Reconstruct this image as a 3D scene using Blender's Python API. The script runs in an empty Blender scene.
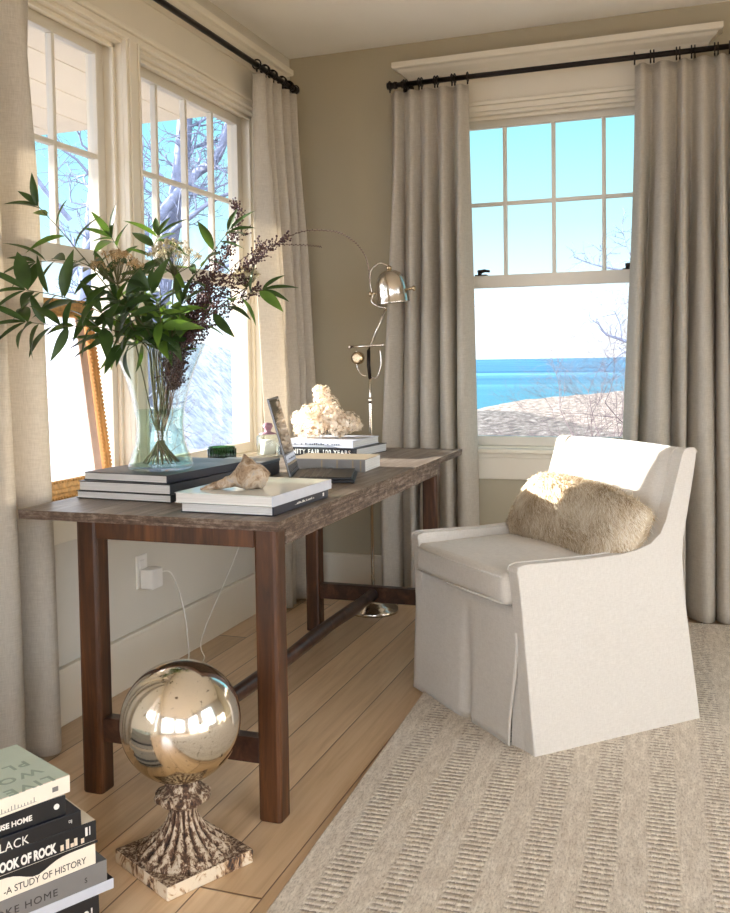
import bpy, bmesh, math, random
from mathutils import Vector, Matrix, noise as mnoise
PI = math.pi
R = random.Random(7)
scene = bpy.context.scene
COL = scene.collection
# ------------------------------------------------------------------ camera (room frame: left wall x=0, back wall y=0, floor z=0)
CAMLOC = Vector((1.98686514, -4.52725539, 1.19))
CR = Vector((0.94291150, 0.33270609, -0.01498541))
CD = Vector((-0.00031883, -0.04409358, -0.99902735))
CF = Vector((-0.33304324, 0.94199916, -0.04147026))
FPX = 940.0
cam = bpy.data.cameras.new('camera'); camo = bpy.data.objects.new('camera', cam); COL.objects.link(camo)
mw = Matrix.Identity(4)
for i in range(3):
    mw[i][0] = CR[i]; mw[i][1] = -CD[i]; mw[i][2] = -CF[i]; mw[i][3] = CAMLOC[i]
camo.matrix_world = mw
cam.sensor_fit = 'HORIZONTAL'; cam.sensor_width = 36; cam.lens = FPX * 36 / 730
cam.shift_y = -56.5 / 730; cam.clip_start = .05; cam.clip_end = 60000
scene.camera = camo
def ray(u, v):
    return CR * (u - 365) + CD * (v - 400) + CF * FPX
def at(u, v, depth): return CAMLOC + ray(u, v) * (depth / FPX)
def onx(u, v, x):
    d = ray(u, v); return CAMLOC + d * ((x - CAMLOC.x) / d.x)
def ony(u, v, y):
    d = ray(u, v); return CAMLOC + d * ((y - CAMLOC.y) / d.y)

# ------------------------------------------------------------------ materials
def lin(c):
    out = []
    for x in c:
        x = x / 255.0
        out.append(x / 12.92 if x <= .04045 else ((x + .055) / 1.055) ** 2.4)
    return tuple(out) + (1.0,)
class NT:
    def __init__(s, name):
        s.m = bpy.data.materials.new(name); s.m.use_nodes = True
        s.t = s.m.node_tree; s.t.nodes.clear()
        s.out = s.n('ShaderNodeOutputMaterial')
    def n(s, typ, **kw):
        nd = s.t.nodes.new(typ)
        for k, v in kw.items():
            if hasattr(nd, k) and not k[0].isupper(): setattr(nd, k, v)
            else: nd.inputs[k.replace('_', ' ')].default_value = v
        return nd
    def l(s, a, b): s.t.links.new(a, b)
    def coord(s, scale=(1, 1, 1), rot=(0, 0, 0)):
        tc = s.n('ShaderNodeTexCoord'); mp = s.n('ShaderNodeMapping')
        mp.inputs['Scale'].default_value = scale; mp.inputs['Rotation'].default_value = rot
        s.l(tc.outputs['Object'], mp.inputs['Vector']); return mp.outputs['Vector']
    def noise(s, vec, scale=5, detail=3, rough=.5, dist=0):
        n = s.n('ShaderNodeTexNoise'); n.inputs['Scale'].default_value = scale
        n.inputs['Detail'].default_value = detail; n.inputs['Roughness'].default_value = rough
        n.inputs['Distortion'].default_value = dist
        s.l(vec, n.inputs['Vector']); return n.outputs['Fac']
    def ramp(s, fac, stops):
        r = s.n('ShaderNodeValToRGB'); e = r.color_ramp.elements
        while len(e) < len(stops): e.new(.5)
        for i, (p, c) in enumerate(stops):
            e[i].position = p; e[i].color = c
        s.l(fac, r.inputs['Fac']); return r.outputs['Color']
    def math(s, op, a, b=None, c=None):
        m = s.n('ShaderNodeMath', operation=op)
        for i, x in enumerate((a, b, c)):
            if x is None: continue
            if isinstance(x, (int, float)): m.inputs[i].default_value = x
            else: s.l(x, m.inputs[i])
        return m.outputs[0]
    def mix(s, fac, a, b, mode='MIX'):
        m = s.n('ShaderNodeMix', data_type='RGBA', blend_type=mode)
        for k, x in ((0, fac), (6, a), (7, b)):
            if isinstance(x, (int, float, tuple)): m.inputs[k].default_value = x
            else: s.l(x, m.inputs[k])
        return m.outputs[2]
    def bump(s, h, strength=.3, dist=.01):
        b = s.n('ShaderNodeBump'); b.inputs['Strength'].default_value = strength
        b.inputs['Distance'].default_value = dist; s.l(h, b.inputs['Height']); return b.outputs['Normal']
    def bsdf(s, color, rough=.5, metal=0, normal=None, **kw):
        b = s.n('ShaderNodeBsdfPrincipled')
        if isinstance(color, tuple): b.inputs['Base Color'].default_value = color
        else: s.l(color, b.inputs['Base Color'])
        if isinstance(rough, (int, float)): b.inputs['Roughness'].default_value = rough
        else: s.l(rough, b.inputs['Roughness'])
        if isinstance(metal, (int, float)): b.inputs['Metallic'].default_value = metal
        else: s.l(metal, b.inputs['Metallic'])
        if normal is not None: s.l(normal, b.inputs['Normal'])
        for k, v in kw.items(): b.inputs[k.replace('_', ' ')].default_value = v
        s.l(b.outputs[0], s.out.inputs[0]); return b
def plain(name, rgb, rough=.5, metal=0, var=.08, scale=20, bump=0, **kw):
    t = NT(name); v = t.coord(); f = t.noise(v, scale, 4)
    c = lin(rgb); lo = tuple(x * (1 - var) for x in c[:3]) + (1,); hi = tuple(min(1, x * (1 + var)) for x in c[:3]) + (1,)
    col = t.ramp(f, [(.3, lo), (.7, hi)])
    nrm = t.bump(f, bump, .003) if bump else None
    t.bsdf(col, rough, metal, nrm, **kw); return t.m
def translucent_mix(t, col, fac, normal=None):
    d = t.n('ShaderNodeBsdfDiffuse'); tr = t.n('ShaderNodeBsdfTranslucent'); mx = t.n('ShaderNodeMixShader')
    mx.inputs[0].default_value = fac
    for b in (d, tr):
        if isinstance(col, tuple): b.inputs['Color'].default_value = col
        else: t.l(col, b.inputs['Color'])
        if normal is not None: t.l(normal, b.inputs['Normal'])
    t.l(d.outputs[0], mx.inputs[1]); t.l(tr.outputs[0], mx.inputs[2]); t.l(mx.outputs[0], t.out.inputs[0])

M = {}
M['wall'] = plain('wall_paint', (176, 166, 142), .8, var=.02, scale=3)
M['wall_lit'] = plain('wall_paint_lit', (206, 199, 184), .8, var=.02, scale=3)  # lighter copy of the wall paint, daylight on the left wall put into the colour
M['ceiling'] = plain('ceiling_paint', (240, 236, 228), .85, var=.02, scale=3)
M['trim'] = plain('trim_paint', (222, 213, 194), .45, var=.02, scale=4)
M['trim_cool'] = plain('sash_paint', (214, 207, 192), .45, var=.02, scale=4)
M['porch'] = plain('porch_paint', (206, 196, 182), .7, var=.02, scale=4)
M['black_metal'] = plain('black_metal', (38, 30, 26), .4, .7, var=.2)
M['black'] = plain('black_cover', (24, 24, 27), .4, var=.15)
M['navy'] = plain('navy_cover', (34, 38, 52), .45, var=.15)
M['charcoal'] = plain('charcoal_cover', (58, 60, 66), .45, var=.1)
M['white'] = plain('white_paper', (232, 232, 230), .5, var=.03)
M['white_plastic'] = plain('white_plastic', (228, 222, 212), .35, var=.02)
M['cream_paper'] = plain('cream_cover', (236, 226, 208), .5, var=.03)
M['mint'] = plain('mint_cover', (188, 202, 188), .45, var=.04)
M['mint_ink'] = plain('mint_ink', (148, 164, 150), .5, var=.04)
M['gloss_white'] = plain('gloss_white', (214, 218, 212), .18, var=.03)
M['green_edge'] = plain('green_board', (40, 78, 62), .4, var=.1)
M['grey_cover'] = plain('grey_cover', (122, 120, 118), .4, var=.05)
M['grey_light'] = plain('grey_light_cover', (196, 200, 210), .4, var=.04)
M['slate'] = plain('slate_top', (92, 98, 106), .35, var=.06)
M['tan_cover'] = plain('tan_cover', (140, 126, 104), .5, var=.1, scale=60)
M['white_ink'] = plain('white_ink', (235, 232, 225), .5, var=.02)
M['dark_ink'] = plain('dark_ink', (50, 44, 42), .5, var=.02)
M['orange_print'] = plain('orange_print', (186, 130, 96), .5, var=.15)
M['cable'] = plain('cable_plastic', (225, 220, 208), .4, var=.02)
M['mauve'] = plain('mauve_glaze', (150, 112, 122), .3, var=.05)
M['wax'] = plain('wax', (240, 234, 220), .5, var=.02)
M['pane_lead'] = plain('stem_green', (84, 82, 46), .6, var=.2)
M['stem_brown'] = plain('stem_brown', (96, 66, 46), .7, var=.2)
M['berry'] = plain('berry_purple', (70, 42, 46), .6, var=.35, scale=200)
M['bark'] = plain('tree_bark', (106, 112, 132), .9, var=.25, scale=8, bump=.5)  # bluish grey: outdoor haze and glare put into the bark colour
M['twig'] = plain('twig_pale', (92, 78, 78), .9, var=.15, scale=10)
M['power'] = plain('cable_dark', (150, 150, 152), .7)
def pages():
    t = NT('book_pages'); v = t.coord((1, 1, 900)); f = t.noise(v, 1.0, 1)
    c = t.ramp(f, [(.3, lin((196, 194, 188))), (.7, lin((232, 230, 226)))])
    t.bsdf(c, .7, 0, t.bump(f, .3, .001)); return t.m
M['pages'] = pages()
def curtain_mat():
    t = NT('curtain_linen')
    f = t.noise(t.coord((420, 420, 40)), 1, 2); g = t.noise(t.coord((30, 30, 520)), 1, 2)
    h = t.math('MULTIPLY', t.math('ADD', f, g), .5)
    c = t.ramp(h, [(.35, lin((196, 187, 172))), (.65, lin((214, 206, 192)))])
    translucent_mix(t, c, .34, t.bump(h, .25, .001)); return t.m
M['curtain'] = curtain_mat()
def slip_mat():
    t = NT('slipcover_linen'); f = t.noise(t.coord((420, 420, 60)), 1, 2); g = t.noise(t.coord((60, 60, 420)), 1, 2)
    k = t.noise(t.coord(), 4, 3)
    h = t.math('MULTIPLY', t.math('ADD', f, g), .5)
    c = t.ramp(h, [(.3, lin((192, 185, 174))), (.7, lin((208, 202, 192)))])
    n1 = t.n('ShaderNodeBump'); n1.inputs['Strength'].default_value = .35; n1.inputs['Distance'].default_value = .04; t.l(k, n1.inputs['Height'])
    n2 = t.n('ShaderNodeBump'); n2.inputs['Strength'].default_value = .3; n2.inputs['Distance'].default_value = .001; t.l(h, n2.inputs['Height']); t.l(n1.outputs[0], n2.inputs['Normal'])
    t.bsdf(c, .9, 0, n2.outputs[0], Sheen_Weight=.2); return t.m
M['slip'] = slip_mat()
def floor_mat():
    t = NT('oak_floor'); tc = t.n('ShaderNodeTexCoord'); sp = t.n('ShaderNodeSeparateXYZ'); t.l(tc.outputs['Object'], sp.inputs[0])
    W = .155
    xs = t.math('DIVIDE', t.math('ADD', sp.outputs[0], .01), W)
    idx = t.math('FLOOR', xs); fr = t.math('FRACT', xs)
    wn = t.n('ShaderNodeTexWhiteNoise', noise_dimensions='1D'); t.l(idx, wn.inputs['W'])
    ys = t.math('ADD', t.math('DIVIDE', sp.outputs[1], 3.6), t.math('MULTIPLY', wn.outputs['Value'], 7.3))
    iy = t.math('FLOOR', ys); fy = t.math('FRACT', ys)
    cb = t.n('ShaderNodeCombineXYZ'); t.l(idx, cb.inputs[0]); t.l(iy, cb.inputs[1])
    w2 = t.n('ShaderNodeTexWhiteNoise', noise_dimensions='2D'); t.l(cb.outputs[0], w2.inputs['Vector'])
    off = t.n('ShaderNodeVectorMath', operation='ADD'); t.l(tc.outputs['Object'], off.inputs[0])
    sc = t.n('ShaderNodeVectorMath', operation='SCALE'); t.l(cb.outputs[0], sc.inputs[0]); sc.inputs['Scale'].default_value = 3.7; t.l(sc.outputs[0], off.inputs[1])
    mp = t.n('ShaderNodeMapping'); mp.inputs['Scale'].default_value = (30, 1.6, 1); t.l(off.outputs[0], mp.inputs[0])
    g = t.noise(mp.outputs[0], 1.2, 5, .6, .8)
    base = t.ramp(g, [(.25, lin((204, 174, 138))), (.5, lin((224, 196, 160))), (.75, lin((234, 210, 178)))])
    tint = t.ramp(w2.outputs['Value'], [(0, lin((214, 206, 196))), (1, lin((255, 250, 244)))])
    col = t.mix(1.0, base, tint, 'MULTIPLY')
    e = t.math('MINIMUM', fr, t.math('SUBTRACT', 1.0, fr))
    ey = t.math('MULTIPLY', t.math('MINIMUM', fy, t.math('SUBTRACT', 1.0, fy)), 12)
    em = t.math('MINIMUM', e, ey)
    gap = t.n('ShaderNodeMapRange'); gap.inputs[1].default_value = .004; gap.inputs[2].default_value = .016; t.l(em, gap.inputs[0])
    col = t.mix(gap.outputs[0], lin((96, 66, 42)), col)
    vo = t.n('ShaderNodeTexVoronoi'); vo.inputs['Scale'].default_value = 2.2; t.l(tc.outputs['Object'], vo.inputs['Vector'])
    kn = t.n('ShaderNodeMapRange'); kn.inputs[1].default_value = .010; kn.inputs[2].default_value = .03; t.l(vo.outputs['Distance'], kn.inputs[0])
    col = t.mix(kn.outputs[0], lin((90, 60, 40)), col)
    t.bsdf(col, .30, 0, t.bump(gap.outputs[0], .5, .002)); return t.m
M['floor'] = floor_mat()
def rug_mat():
    t = NT('rug_wool'); tc = t.n('ShaderNodeTexCoord'); sp = t.n('ShaderNodeSeparateXYZ'); t.l(tc.outputs['Object'], sp.inputs[0])
    wob = t.math('MULTIPLY', t.math('SUBTRACT', t.noise(t.coord((1, 1, 1)), 3, 2), .5), .03)
    x = t.math('ADD', sp.outputs[0], wob)
    band = t.math('FRACT', t.math('DIVIDE', x, .142))
    inb = t.n('ShaderNodeMapRange'); inb.inputs[1].default_value = .44; inb.inputs[2].default_value = .50; t.l(band, inb.inputs[0])
    inb2 = t.n('ShaderNodeMapRange'); inb2.inputs[1].default_value = .98; inb2.inputs[2].default_value = .93; t.l(band, inb2.inputs[0])
    ribm = t.math('MULTIPLY', inb.outputs[0], inb2.outputs[0])
    rib = t.math('SINE', t.math('MULTIPLY', sp.outputs[1], 2 * PI / .0215))
    n1 = t.noise(t.coord((220, 60, 1)), 1, 3, .7)
    n2 = t.noise(t.coord((60, 12, 1)), 1, 3, .6)
    ribd = t.math('MULTIPLY', t.math('MULTIPLY', t.math('LESS_THAN', rib, -.6), ribm), t.math('GREATER_THAN', t.noise(t.coord((70, 24, 1)), 1, 2), .46))
    n3 = t.noise(t.coord((70, 420, 1)), 1, 2, .7)
    c = t.ramp(n1, [(.34, lin((192, 184, 172))), (.50, lin((224, 217, 206))), (.75, lin((238, 233, 224)))])
    c2 = t.ramp(n2, [(.3, lin((222, 214, 204))), (.7, lin((255, 252, 246)))])
    c = t.mix(1.0, c, c2, 'MULTIPLY')
    c = t.mix(t.math('MULTIPLY', ribd, .62), c, lin((104, 94, 86)))
    fl = t.math('MULTIPLY', t.math('GREATER_THAN', n3, .64), .4)
    c = t.mix(fl, c, lin((112, 98, 84)))
    h = t.math('ADD', n1, t.math('MULTIPLY', t.math('MULTIPLY', rib, ribm), .5))
    t.bsdf(c, .95, 0, t.bump(h, .5, .005)); return t.m
M['rug'] = rug_mat()
def wood_dark():
    t = NT('dark_wood'); g = t.noise(t.coord((26, 26, 2.2)), 1, 5, .65, .6)
    c = t.ramp(g, [(.3, lin((34, 18, 10))), (.52, lin((74, 43, 21))), (.75, lin((112, 70, 37)))])
    t.bsdf(c, .42, 0, t.bump(g, .35, .003)); return t.m
M['wood'] = wood_dark()
def wood_bar():
    t = NT('dark_wood_rail'); g = t.noise(t.coord((2.5, 2.5, 2.5)), 8, 5, .65, .6)
    c = t.ramp(g, [(.3, lin((40, 24, 18))), (.55, lin((72, 46, 34))), (.75, lin((104, 72, 54)))])
    t.bsdf(c, .33, 0, t.bump(g, .3, .003)); return t.m
M['wood_rail'] = wood_bar()
def wood_top(name, axis):
    t = NT(name); s = (24, 2, 24) if axis == 'y' else (2, 24, 24)
    g = t.noise(t.coord(s), 1, 6, .7, 1.2); k = t.noise(t.coord(), 14, 5, .7)
    c = t.ramp(g, [(.25, lin((66, 56, 50))), (.5, lin((120, 106, 94))), (.72, lin((162, 148, 134)))])
    w = t.ramp(k, [(.58, (0, 0, 0, 1)), (.7, (1, 1, 1, 1))])
    c = t.mix(t.math('MULTIPLY', w, .35), c, lin((170, 158, 146)))
    tc = t.n('ShaderNodeTexCoord'); sp = t.n('ShaderNodeSeparateXYZ'); t.l(tc.outputs['Object'], sp.inputs[0])
    fr = t.math('FRACT', t.math('DIVIDE', t.math('ADD', sp.outputs[0], .4), .2))
    gm = t.math('LESS_THAN', fr, .012)
    c = t.mix(gm, c, lin((30, 22, 18)))
    t.bsdf(c, .42, 0, t.bump(t.math('ADD', g, k), .35, .004)); return t.m
M['wood_top'] = wood_top('weathered_top', 'y')
def wood_edge():
    t = NT('weathered_edge'); g = t.noise(t.coord((5, 5, 110)), 1, 6, .7, .8); k = t.noise(t.coord((30, 30, 60)), 1, 4, .8)
    h = t.math('MULTIPLY', t.math('ADD', g, k), .5)
    c = t.ramp(h, [(.36, lin((52, 38, 30))), (.5, lin((98, 80, 66))), (.64, lin((156, 140, 126)))])
    t.bsdf(c, .7, 0, t.bump(h, .7, .006)); return t.m
M['wood_edge'] = wood_edge()
def rust():
    t = NT('chipped_iron'); a = t.noise(t.coord((1, 1, .45)), 60, 6, .75, .6); b = t.noise(t.coord((1, 1, .25)), 150, 4, .7)
    h = t.math('ADD', t.math('MULTIPLY', a, .6), t.math('MULTIPLY', b, .4))
    tc = t.n('ShaderNodeTexCoord'); sp = t.n('ShaderNodeSeparateXYZ'); t.l(tc.outputs['Object'], sp.inputs[0])
    an = t.math('ABSOLUTE', t.math('COSINE', t.math('MULTIPLY', t.math('ARCTAN2', sp.outputs[1], sp.outputs[0]), 9)))
    up = t.math('MULTIPLY', t.math('GREATER_THAN', sp.outputs[2], .045), t.math('LESS_THAN', sp.outputs[2], .14))
    h = t.math('ADD', h, t.math('MULTIPLY', t.math('MULTIPLY', t.math('SUBTRACT', an, .62), up), .14))
    c = t.ramp(h, [(.38, lin((48, 34, 26))), (.47, lin((96, 68, 48))), (.505, lin((128, 98, 74))), (.54, lin((196, 176, 150))), (.68, lin((222, 206, 184)))])
    t.bsdf(c, .75, 0, t.bump(h, 1.0, .008)); return t.m
M['rust'] = rust()
def peel():
    t = NT('peeling_cream'); a = t.noise(t.coord((1, 1, .6)), 24, 6, .7, .8)
    c = t.ramp(a, [(.38, lin((52, 44, 42))), (.43, lin((120, 86, 58))), (.47, lin((196, 164, 128))), (.52, lin((226, 210, 184)))])
    t.bsdf(c, .7, 0, t.bump(a, .8, .006)); return t.m
M['peel'] = peel()
def mercury():
    t = NT('mercury_glass'); a = t.noise(t.coord(), 60, 5, .8); b = t.noise(t.coord(), 5, 3)
    sp = t.n('ShaderNodeSeparateXYZ'); tc = t.n('ShaderNodeTexCoord'); t.l(tc.outputs['Object'], sp.inputs[0])
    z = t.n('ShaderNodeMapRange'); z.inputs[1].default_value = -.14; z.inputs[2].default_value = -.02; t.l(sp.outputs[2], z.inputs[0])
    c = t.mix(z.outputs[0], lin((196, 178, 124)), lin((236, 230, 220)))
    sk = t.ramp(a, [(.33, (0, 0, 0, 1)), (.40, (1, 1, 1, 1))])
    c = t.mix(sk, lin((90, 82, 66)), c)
    r = t.math('ADD', t.math('MULTIPLY', b, .16), .03)
    t.bsdf(c, r, 1.0); return t.m
M['mercury'] = mercury()
M['chrome'] = plain('brushed_nickel', (206, 198, 186), .16, 1.0, var=.03)
M['brass'] = plain('warm_nickel', (196, 176, 144), .22, 1.0, var=.03)
def glass(name, tint=(1, 1, 1, 1), rough=0.0, minr=.04, k=.9):
    t = NT(name); tr = t.n('ShaderNodeBsdfTransparent'); gl = t.n('ShaderNodeBsdfGlossy'); mx = t.n('ShaderNodeMixShader'); f = t.n('ShaderNodeFresnel')
    lw = t.n('ShaderNodeLayerWeight'); lw.inputs['Blend'].default_value = .5; fz = t.math('ADD', t.math('MULTIPLY', t.math('POWER', lw.outputs['Facing'], 4.0), .75), minr); t.t.nodes.remove(f)
    tr.inputs['Color'].default_value = tint; gl.inputs['Roughness'].default_value = rough
    t.l(t.math('MULTIPLY', fz, k), mx.inputs[0]); t.l(tr.outputs[0], mx.inputs[1]); t.l(gl.outputs[0], mx.inputs[2]); t.l(mx.outputs[0], t.out.inputs[0]); return t.m
M['glass'] = glass('window_glass', (.98, .99, 1, 1), k=.6, minr=.003)
M['vase_glass'] = glass('vase_glass', (.95, .975, .96, 1), k=.8)
def solid_glass(name, tint, ior=1.45):
    t = NT(name); t.bsdf(tint, .02, 0, None, IOR=ior, Transmission_Weight=1.0); return t.m
M['water'] = glass('water', (.86, .95, .90, 1), k=.6)
M['green_glass'] = glass('green_glass', (.26, .50, .28, 1), k=1.0)
M['green_rib'] = glass('green_glass_rib', (.08, .22, .10, 1), k=1.4)
def pane_mat():
    t = NT('clouded_pane'); v = t.coord(); g = t.noise(t.coord((1, 2, 14)), 1.6, 4, .6, 1)
    col = t.ramp(g, [(.3, lin((232, 222, 214))), (.6, lin((214, 216, 232)))])
    tr = t.n('ShaderNodeBsdfTransparent'); tl = t.n('ShaderNodeBsdfTranslucent'); d = t.n('ShaderNodeBsdfDiffuse')
    t.l(col, tl.inputs[0]); t.l(col, d.inputs[0])
    m1 = t.n('ShaderNodeMixShader'); m1.inputs[0].default_value = .45; t.l(tl.outputs[0], m1.inputs[1]); t.l(d.outputs[0], m1.inputs[2])
    m2 = t.n('ShaderNodeMixShader'); m2.inputs[0].default_value = .28; t.l(tr.outputs[0], m2.inputs[1]); t.l(m1.outputs[0], m2.inputs[2])
    t.l(m2.outputs[0], t.out.inputs[0]); return t.m
M['pane'] = pane_mat()
M['gilt'] = plain('gilt_wood', (196, 150, 88), .45, .25, var=.3, scale=60, bump=.5)
M['gilt_light'] = plain('pale_gilt_wood', (222, 164, 96), .5, .1, var=.1, scale=20)
M['liner'] = plain('pink_liner', (222, 188, 170), .8, var=.06)
def leaf_mat(name, lo, hi, tf):
    t = NT(name); f = t.noise(t.coord(), 14, 2); c = t.ramp(f, [(.35, lin(lo)), (.65, lin(hi))])
    b = t.n('ShaderNodeBsdfPrincipled'); t.l(c, b.inputs['Base Color']); b.inputs['Roughness'].default_value = .45
    tl = t.n('ShaderNodeBsdfTranslucent'); tl.inputs[0].default_value = lin((120, 160, 40)); mx = t.n('ShaderNodeMixShader'); mx.inputs[0].default_value = tf
    t.l(b.outputs[0], mx.inputs[1]); t.l(tl.outputs[0], mx.inputs[2]); t.l(mx.outputs[0], t.out.inputs[0]); return t.m
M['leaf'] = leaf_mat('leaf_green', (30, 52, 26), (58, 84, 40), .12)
M['leaf_lit'] = leaf_mat('leaf_green_lit', (72, 104, 38), (108, 138, 58), .22)  # lit copy of the leaf green, light put into the colour
def soft(name, lo, hi, tf=.25, sc=60):
    t = NT(name); f = t.noise(t.coord(), sc, 3); c = t.ramp(f, [(.35, lin(lo)), (.65, lin(hi))]); translucent_mix(t, c, tf); return t.m
M['umbel'] = soft('umbel_cream', (168, 154, 118), (226, 218, 190))
M['umbel_brown'] = soft('umbel_tan', (176, 146, 106), (214, 190, 150))
M['petal'] = soft('petal_cream', (240, 222, 196), (252, 242, 226), .2, 30)
def fur_mat():
    t = NT('fur_hair'); f = t.noise(t.coord(), 9, 3)
    g = t.n('ShaderNodeNewGeometry')
    h = t.math('ADD', t.math('MULTIPLY', f, .6), t.math('MULTIPLY', g.outputs['Random Per Island'], .45))
    c = t.ramp(h, [(.30, lin((176, 152, 118))), (.50, lin((228, 214, 188))), (.72, lin((250, 244, 232)))])
    translucent_mix(t, c, .25); return t.m
M['fur'] = fur_mat()
def shell_mat():
    t = NT('whelk_shell'); g = t.noise(t.coord((1, 1, 1)), 22, 5, .7, 1.5); k = t.noise(t.coord(), 90, 3, .7)
    c = t.ramp(g, [(.34, lin((96, 74, 56))), (.46, lin((158, 134, 108))), (.56, lin((188, 170, 148))), (.72, lin((160, 154, 150)))])
    t.bsdf(c, .6, 0, t.bump(t.math('ADD', g, k), .5, .003)); return t.m
M['shell'] = shell_mat()
def sea_mat():
    t = NT('sea_water'); f = t.noise(t.coord((.0015, .02, 1)), 1, 4, .6)
    tc = t.n('ShaderNodeTexCoord'); sp = t.n('ShaderNodeSeparateXYZ'); t.l(tc.outputs['Object'], sp.inputs[0])
    near = t.n('ShaderNodeMapRange'); near.inputs[1].default_value = 150; near.inputs[2].default_value = 420; t.l(sp.outputs[1], near.inputs[0])
    c = t.ramp(f, [(.38, lin((30, 66, 92))), (.5, lin((50, 92, 116))), (.62, lin((76, 122, 140)))])
    c = t.mix(near.outputs[0], lin((52, 96, 108)), c)
    t.bsdf(c, .6, 0, None, Specular_IOR_Level=.1); return t.m
M['sea'] = sea_mat()
def ground_mat():
    t = NT('beach_ground'); tc = t.n('ShaderNodeTexCoord'); sp = t.n('ShaderNodeSeparateXYZ'); t.l(tc.outputs['Object'], sp.inputs[0])
    f = t.noise(t.coord((1, .35, 1)), 1.3, 5, .75)
    c = t.ramp(f, [(.38, lin((66, 52, 44))), (.5, lin((112, 96, 82))), (.64, lin((156, 140, 126)))])
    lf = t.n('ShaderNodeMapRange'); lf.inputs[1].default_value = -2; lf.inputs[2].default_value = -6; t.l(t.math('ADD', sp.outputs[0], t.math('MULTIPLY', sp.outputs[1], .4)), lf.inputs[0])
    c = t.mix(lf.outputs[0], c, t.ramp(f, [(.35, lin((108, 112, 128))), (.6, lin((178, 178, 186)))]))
    t.bsdf(c, .95, 0, None); return t.m
M['ground'] = ground_mat()

# ------------------------------------------------------------------ mesh helpers
def V(*a): return Vector(a)
def bx(bm, x0, y0, z0, x1, y1, z1, bevel=0, seg=2, mi=0, mat=None):
    b = bmesh.new()
    vs = [b.verts.new((x, y, z)) for x in (x0, x1) for y in (y0, y1) for z in (z0, z1)]
    for q in ((0, 1, 3, 2), (4, 6, 7, 5), (0, 4, 5, 1), (2, 3, 7, 6), (0, 2, 6, 4), (1, 5, 7, 3)): b.faces.new([vs[i] for i in q])
    bmesh.ops.recalc_face_normals(b, faces=b.faces)
    if bevel: bmesh.ops.bevel(b, geom=list(b.edges), offset=bevel, segments=seg, affect='EDGES', profile=.5)
    if mat is not None: bmesh.ops.transform(b, matrix=mat, verts=b.verts)
    merge(bm, b, mi)
def merge(bm, b, mi=0):
    mp = {}
    for v in b.verts: mp[v] = bm.verts.new(v.co)
    for f in b.faces:
        try:
            nf = bm.faces.new([mp[v] for v in f.verts]); nf.material_index = mi; nf.smooth = f.smooth
        except ValueError: pass
    b.free()
def frames(pts):
    out = []; n = len(pts); t0 = (pts[1] - pts[0]).normalized()
    up = V(0, 0, 1) if abs(t0.z) < .9 else V(1, 0, 0)
    a = t0.cross(up).normalized()
    for i in range(n):
        t = (pts[min(i + 1, n - 1)] - pts[max(i - 1, 0)])
        t = t.normalized() if t.length > 1e-9 else t0
        a = (a - t * a.dot(t))
        a = a.normalized() if a.length > 1e-6 else t.orthogonal().normalized()
        out.append((a, t.cross(a).normalized()))
    return out
def tube(bm, pts, rad, seg=8, cap=True, mi=0):
    pts = [Vector(p) for p in pts]
    if not isinstance(rad, (list, tuple)): rad = [rad] * len(pts)
    fr = frames(pts); rings = []
    for p, r, (a, b) in zip(pts, rad, fr):
        rings.append([bm.verts.new(p + (a * math.cos(2 * PI * k / seg) + b * math.sin(2 * PI * k / seg)) * r) for k in range(seg)])
    for i in range(len(rings) - 1):
        for k in range(seg):
            f = bm.faces.new((rings[i][k], rings[i][(k + 1) % seg], rings[i + 1][(k + 1) % seg], rings[i + 1][k])); f.smooth = True; f.material_index = mi
    if cap:
        for r_ in (rings[0][::-1], rings[-1]):
            try: f = bm.faces.new(r_); f.material_index = mi
            except ValueError: pass
def lathe(bm, prof, seg=32, c=(0, 0, 0), mod=None, mi=0, smooth=True, closed=False):
    rings = []
    for j, (r, z) in enumerate(prof):
        ring = []
        for k in range(seg):
            a = 2 * PI * k / seg; rr = max(r, 1e-4)
            if mod: rr = mod(rr, z, a)
            ring.append(bm.verts.new((c[0] + rr * math.cos(a), c[1] + rr * math.sin(a), c[2] + z)))
        rings.append(ring)
    n = len(rings)
    for i in range(n if closed else n - 1):
        for k in range(seg):
            f = bm.faces.new((rings[i][k], rings[i][(k + 1) % seg], rings[(i + 1) % n][(k + 1) % seg], rings[(i + 1) % n][k])); f.smooth = smooth; f.material_index = mi
    if not closed:
        if prof[0][0] > .0005: bm.faces.new(rings[0][::-1])
        if prof[-1][0] > .0005: bm.faces.new(rings[-1])
def prism(bm, poly, axis, a, b, mi=0):
    """poly: 2d points in the plane perpendicular to axis, extruded a..b"""
    def mk(p, t):
        if axis == 'x': return (t, p[0], p[1])
        if axis == 'y': return (p[0], t, p[1])
        return (p[0], p[1], t)
    A = [bm.verts.new(mk(p, a)) for p in poly]; B = [bm.verts.new(mk(p, b)) for p in poly]
    fs = [bm.faces.new(A), bm.faces.new(B[::-1])]
    for i in range(len(poly)):
        j = (i + 1) % len(poly); fs.append(bm.faces.new((A[i], B[i], B[j], A[j])))
    for f in fs: f.material_index = mi
    return fs
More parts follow.
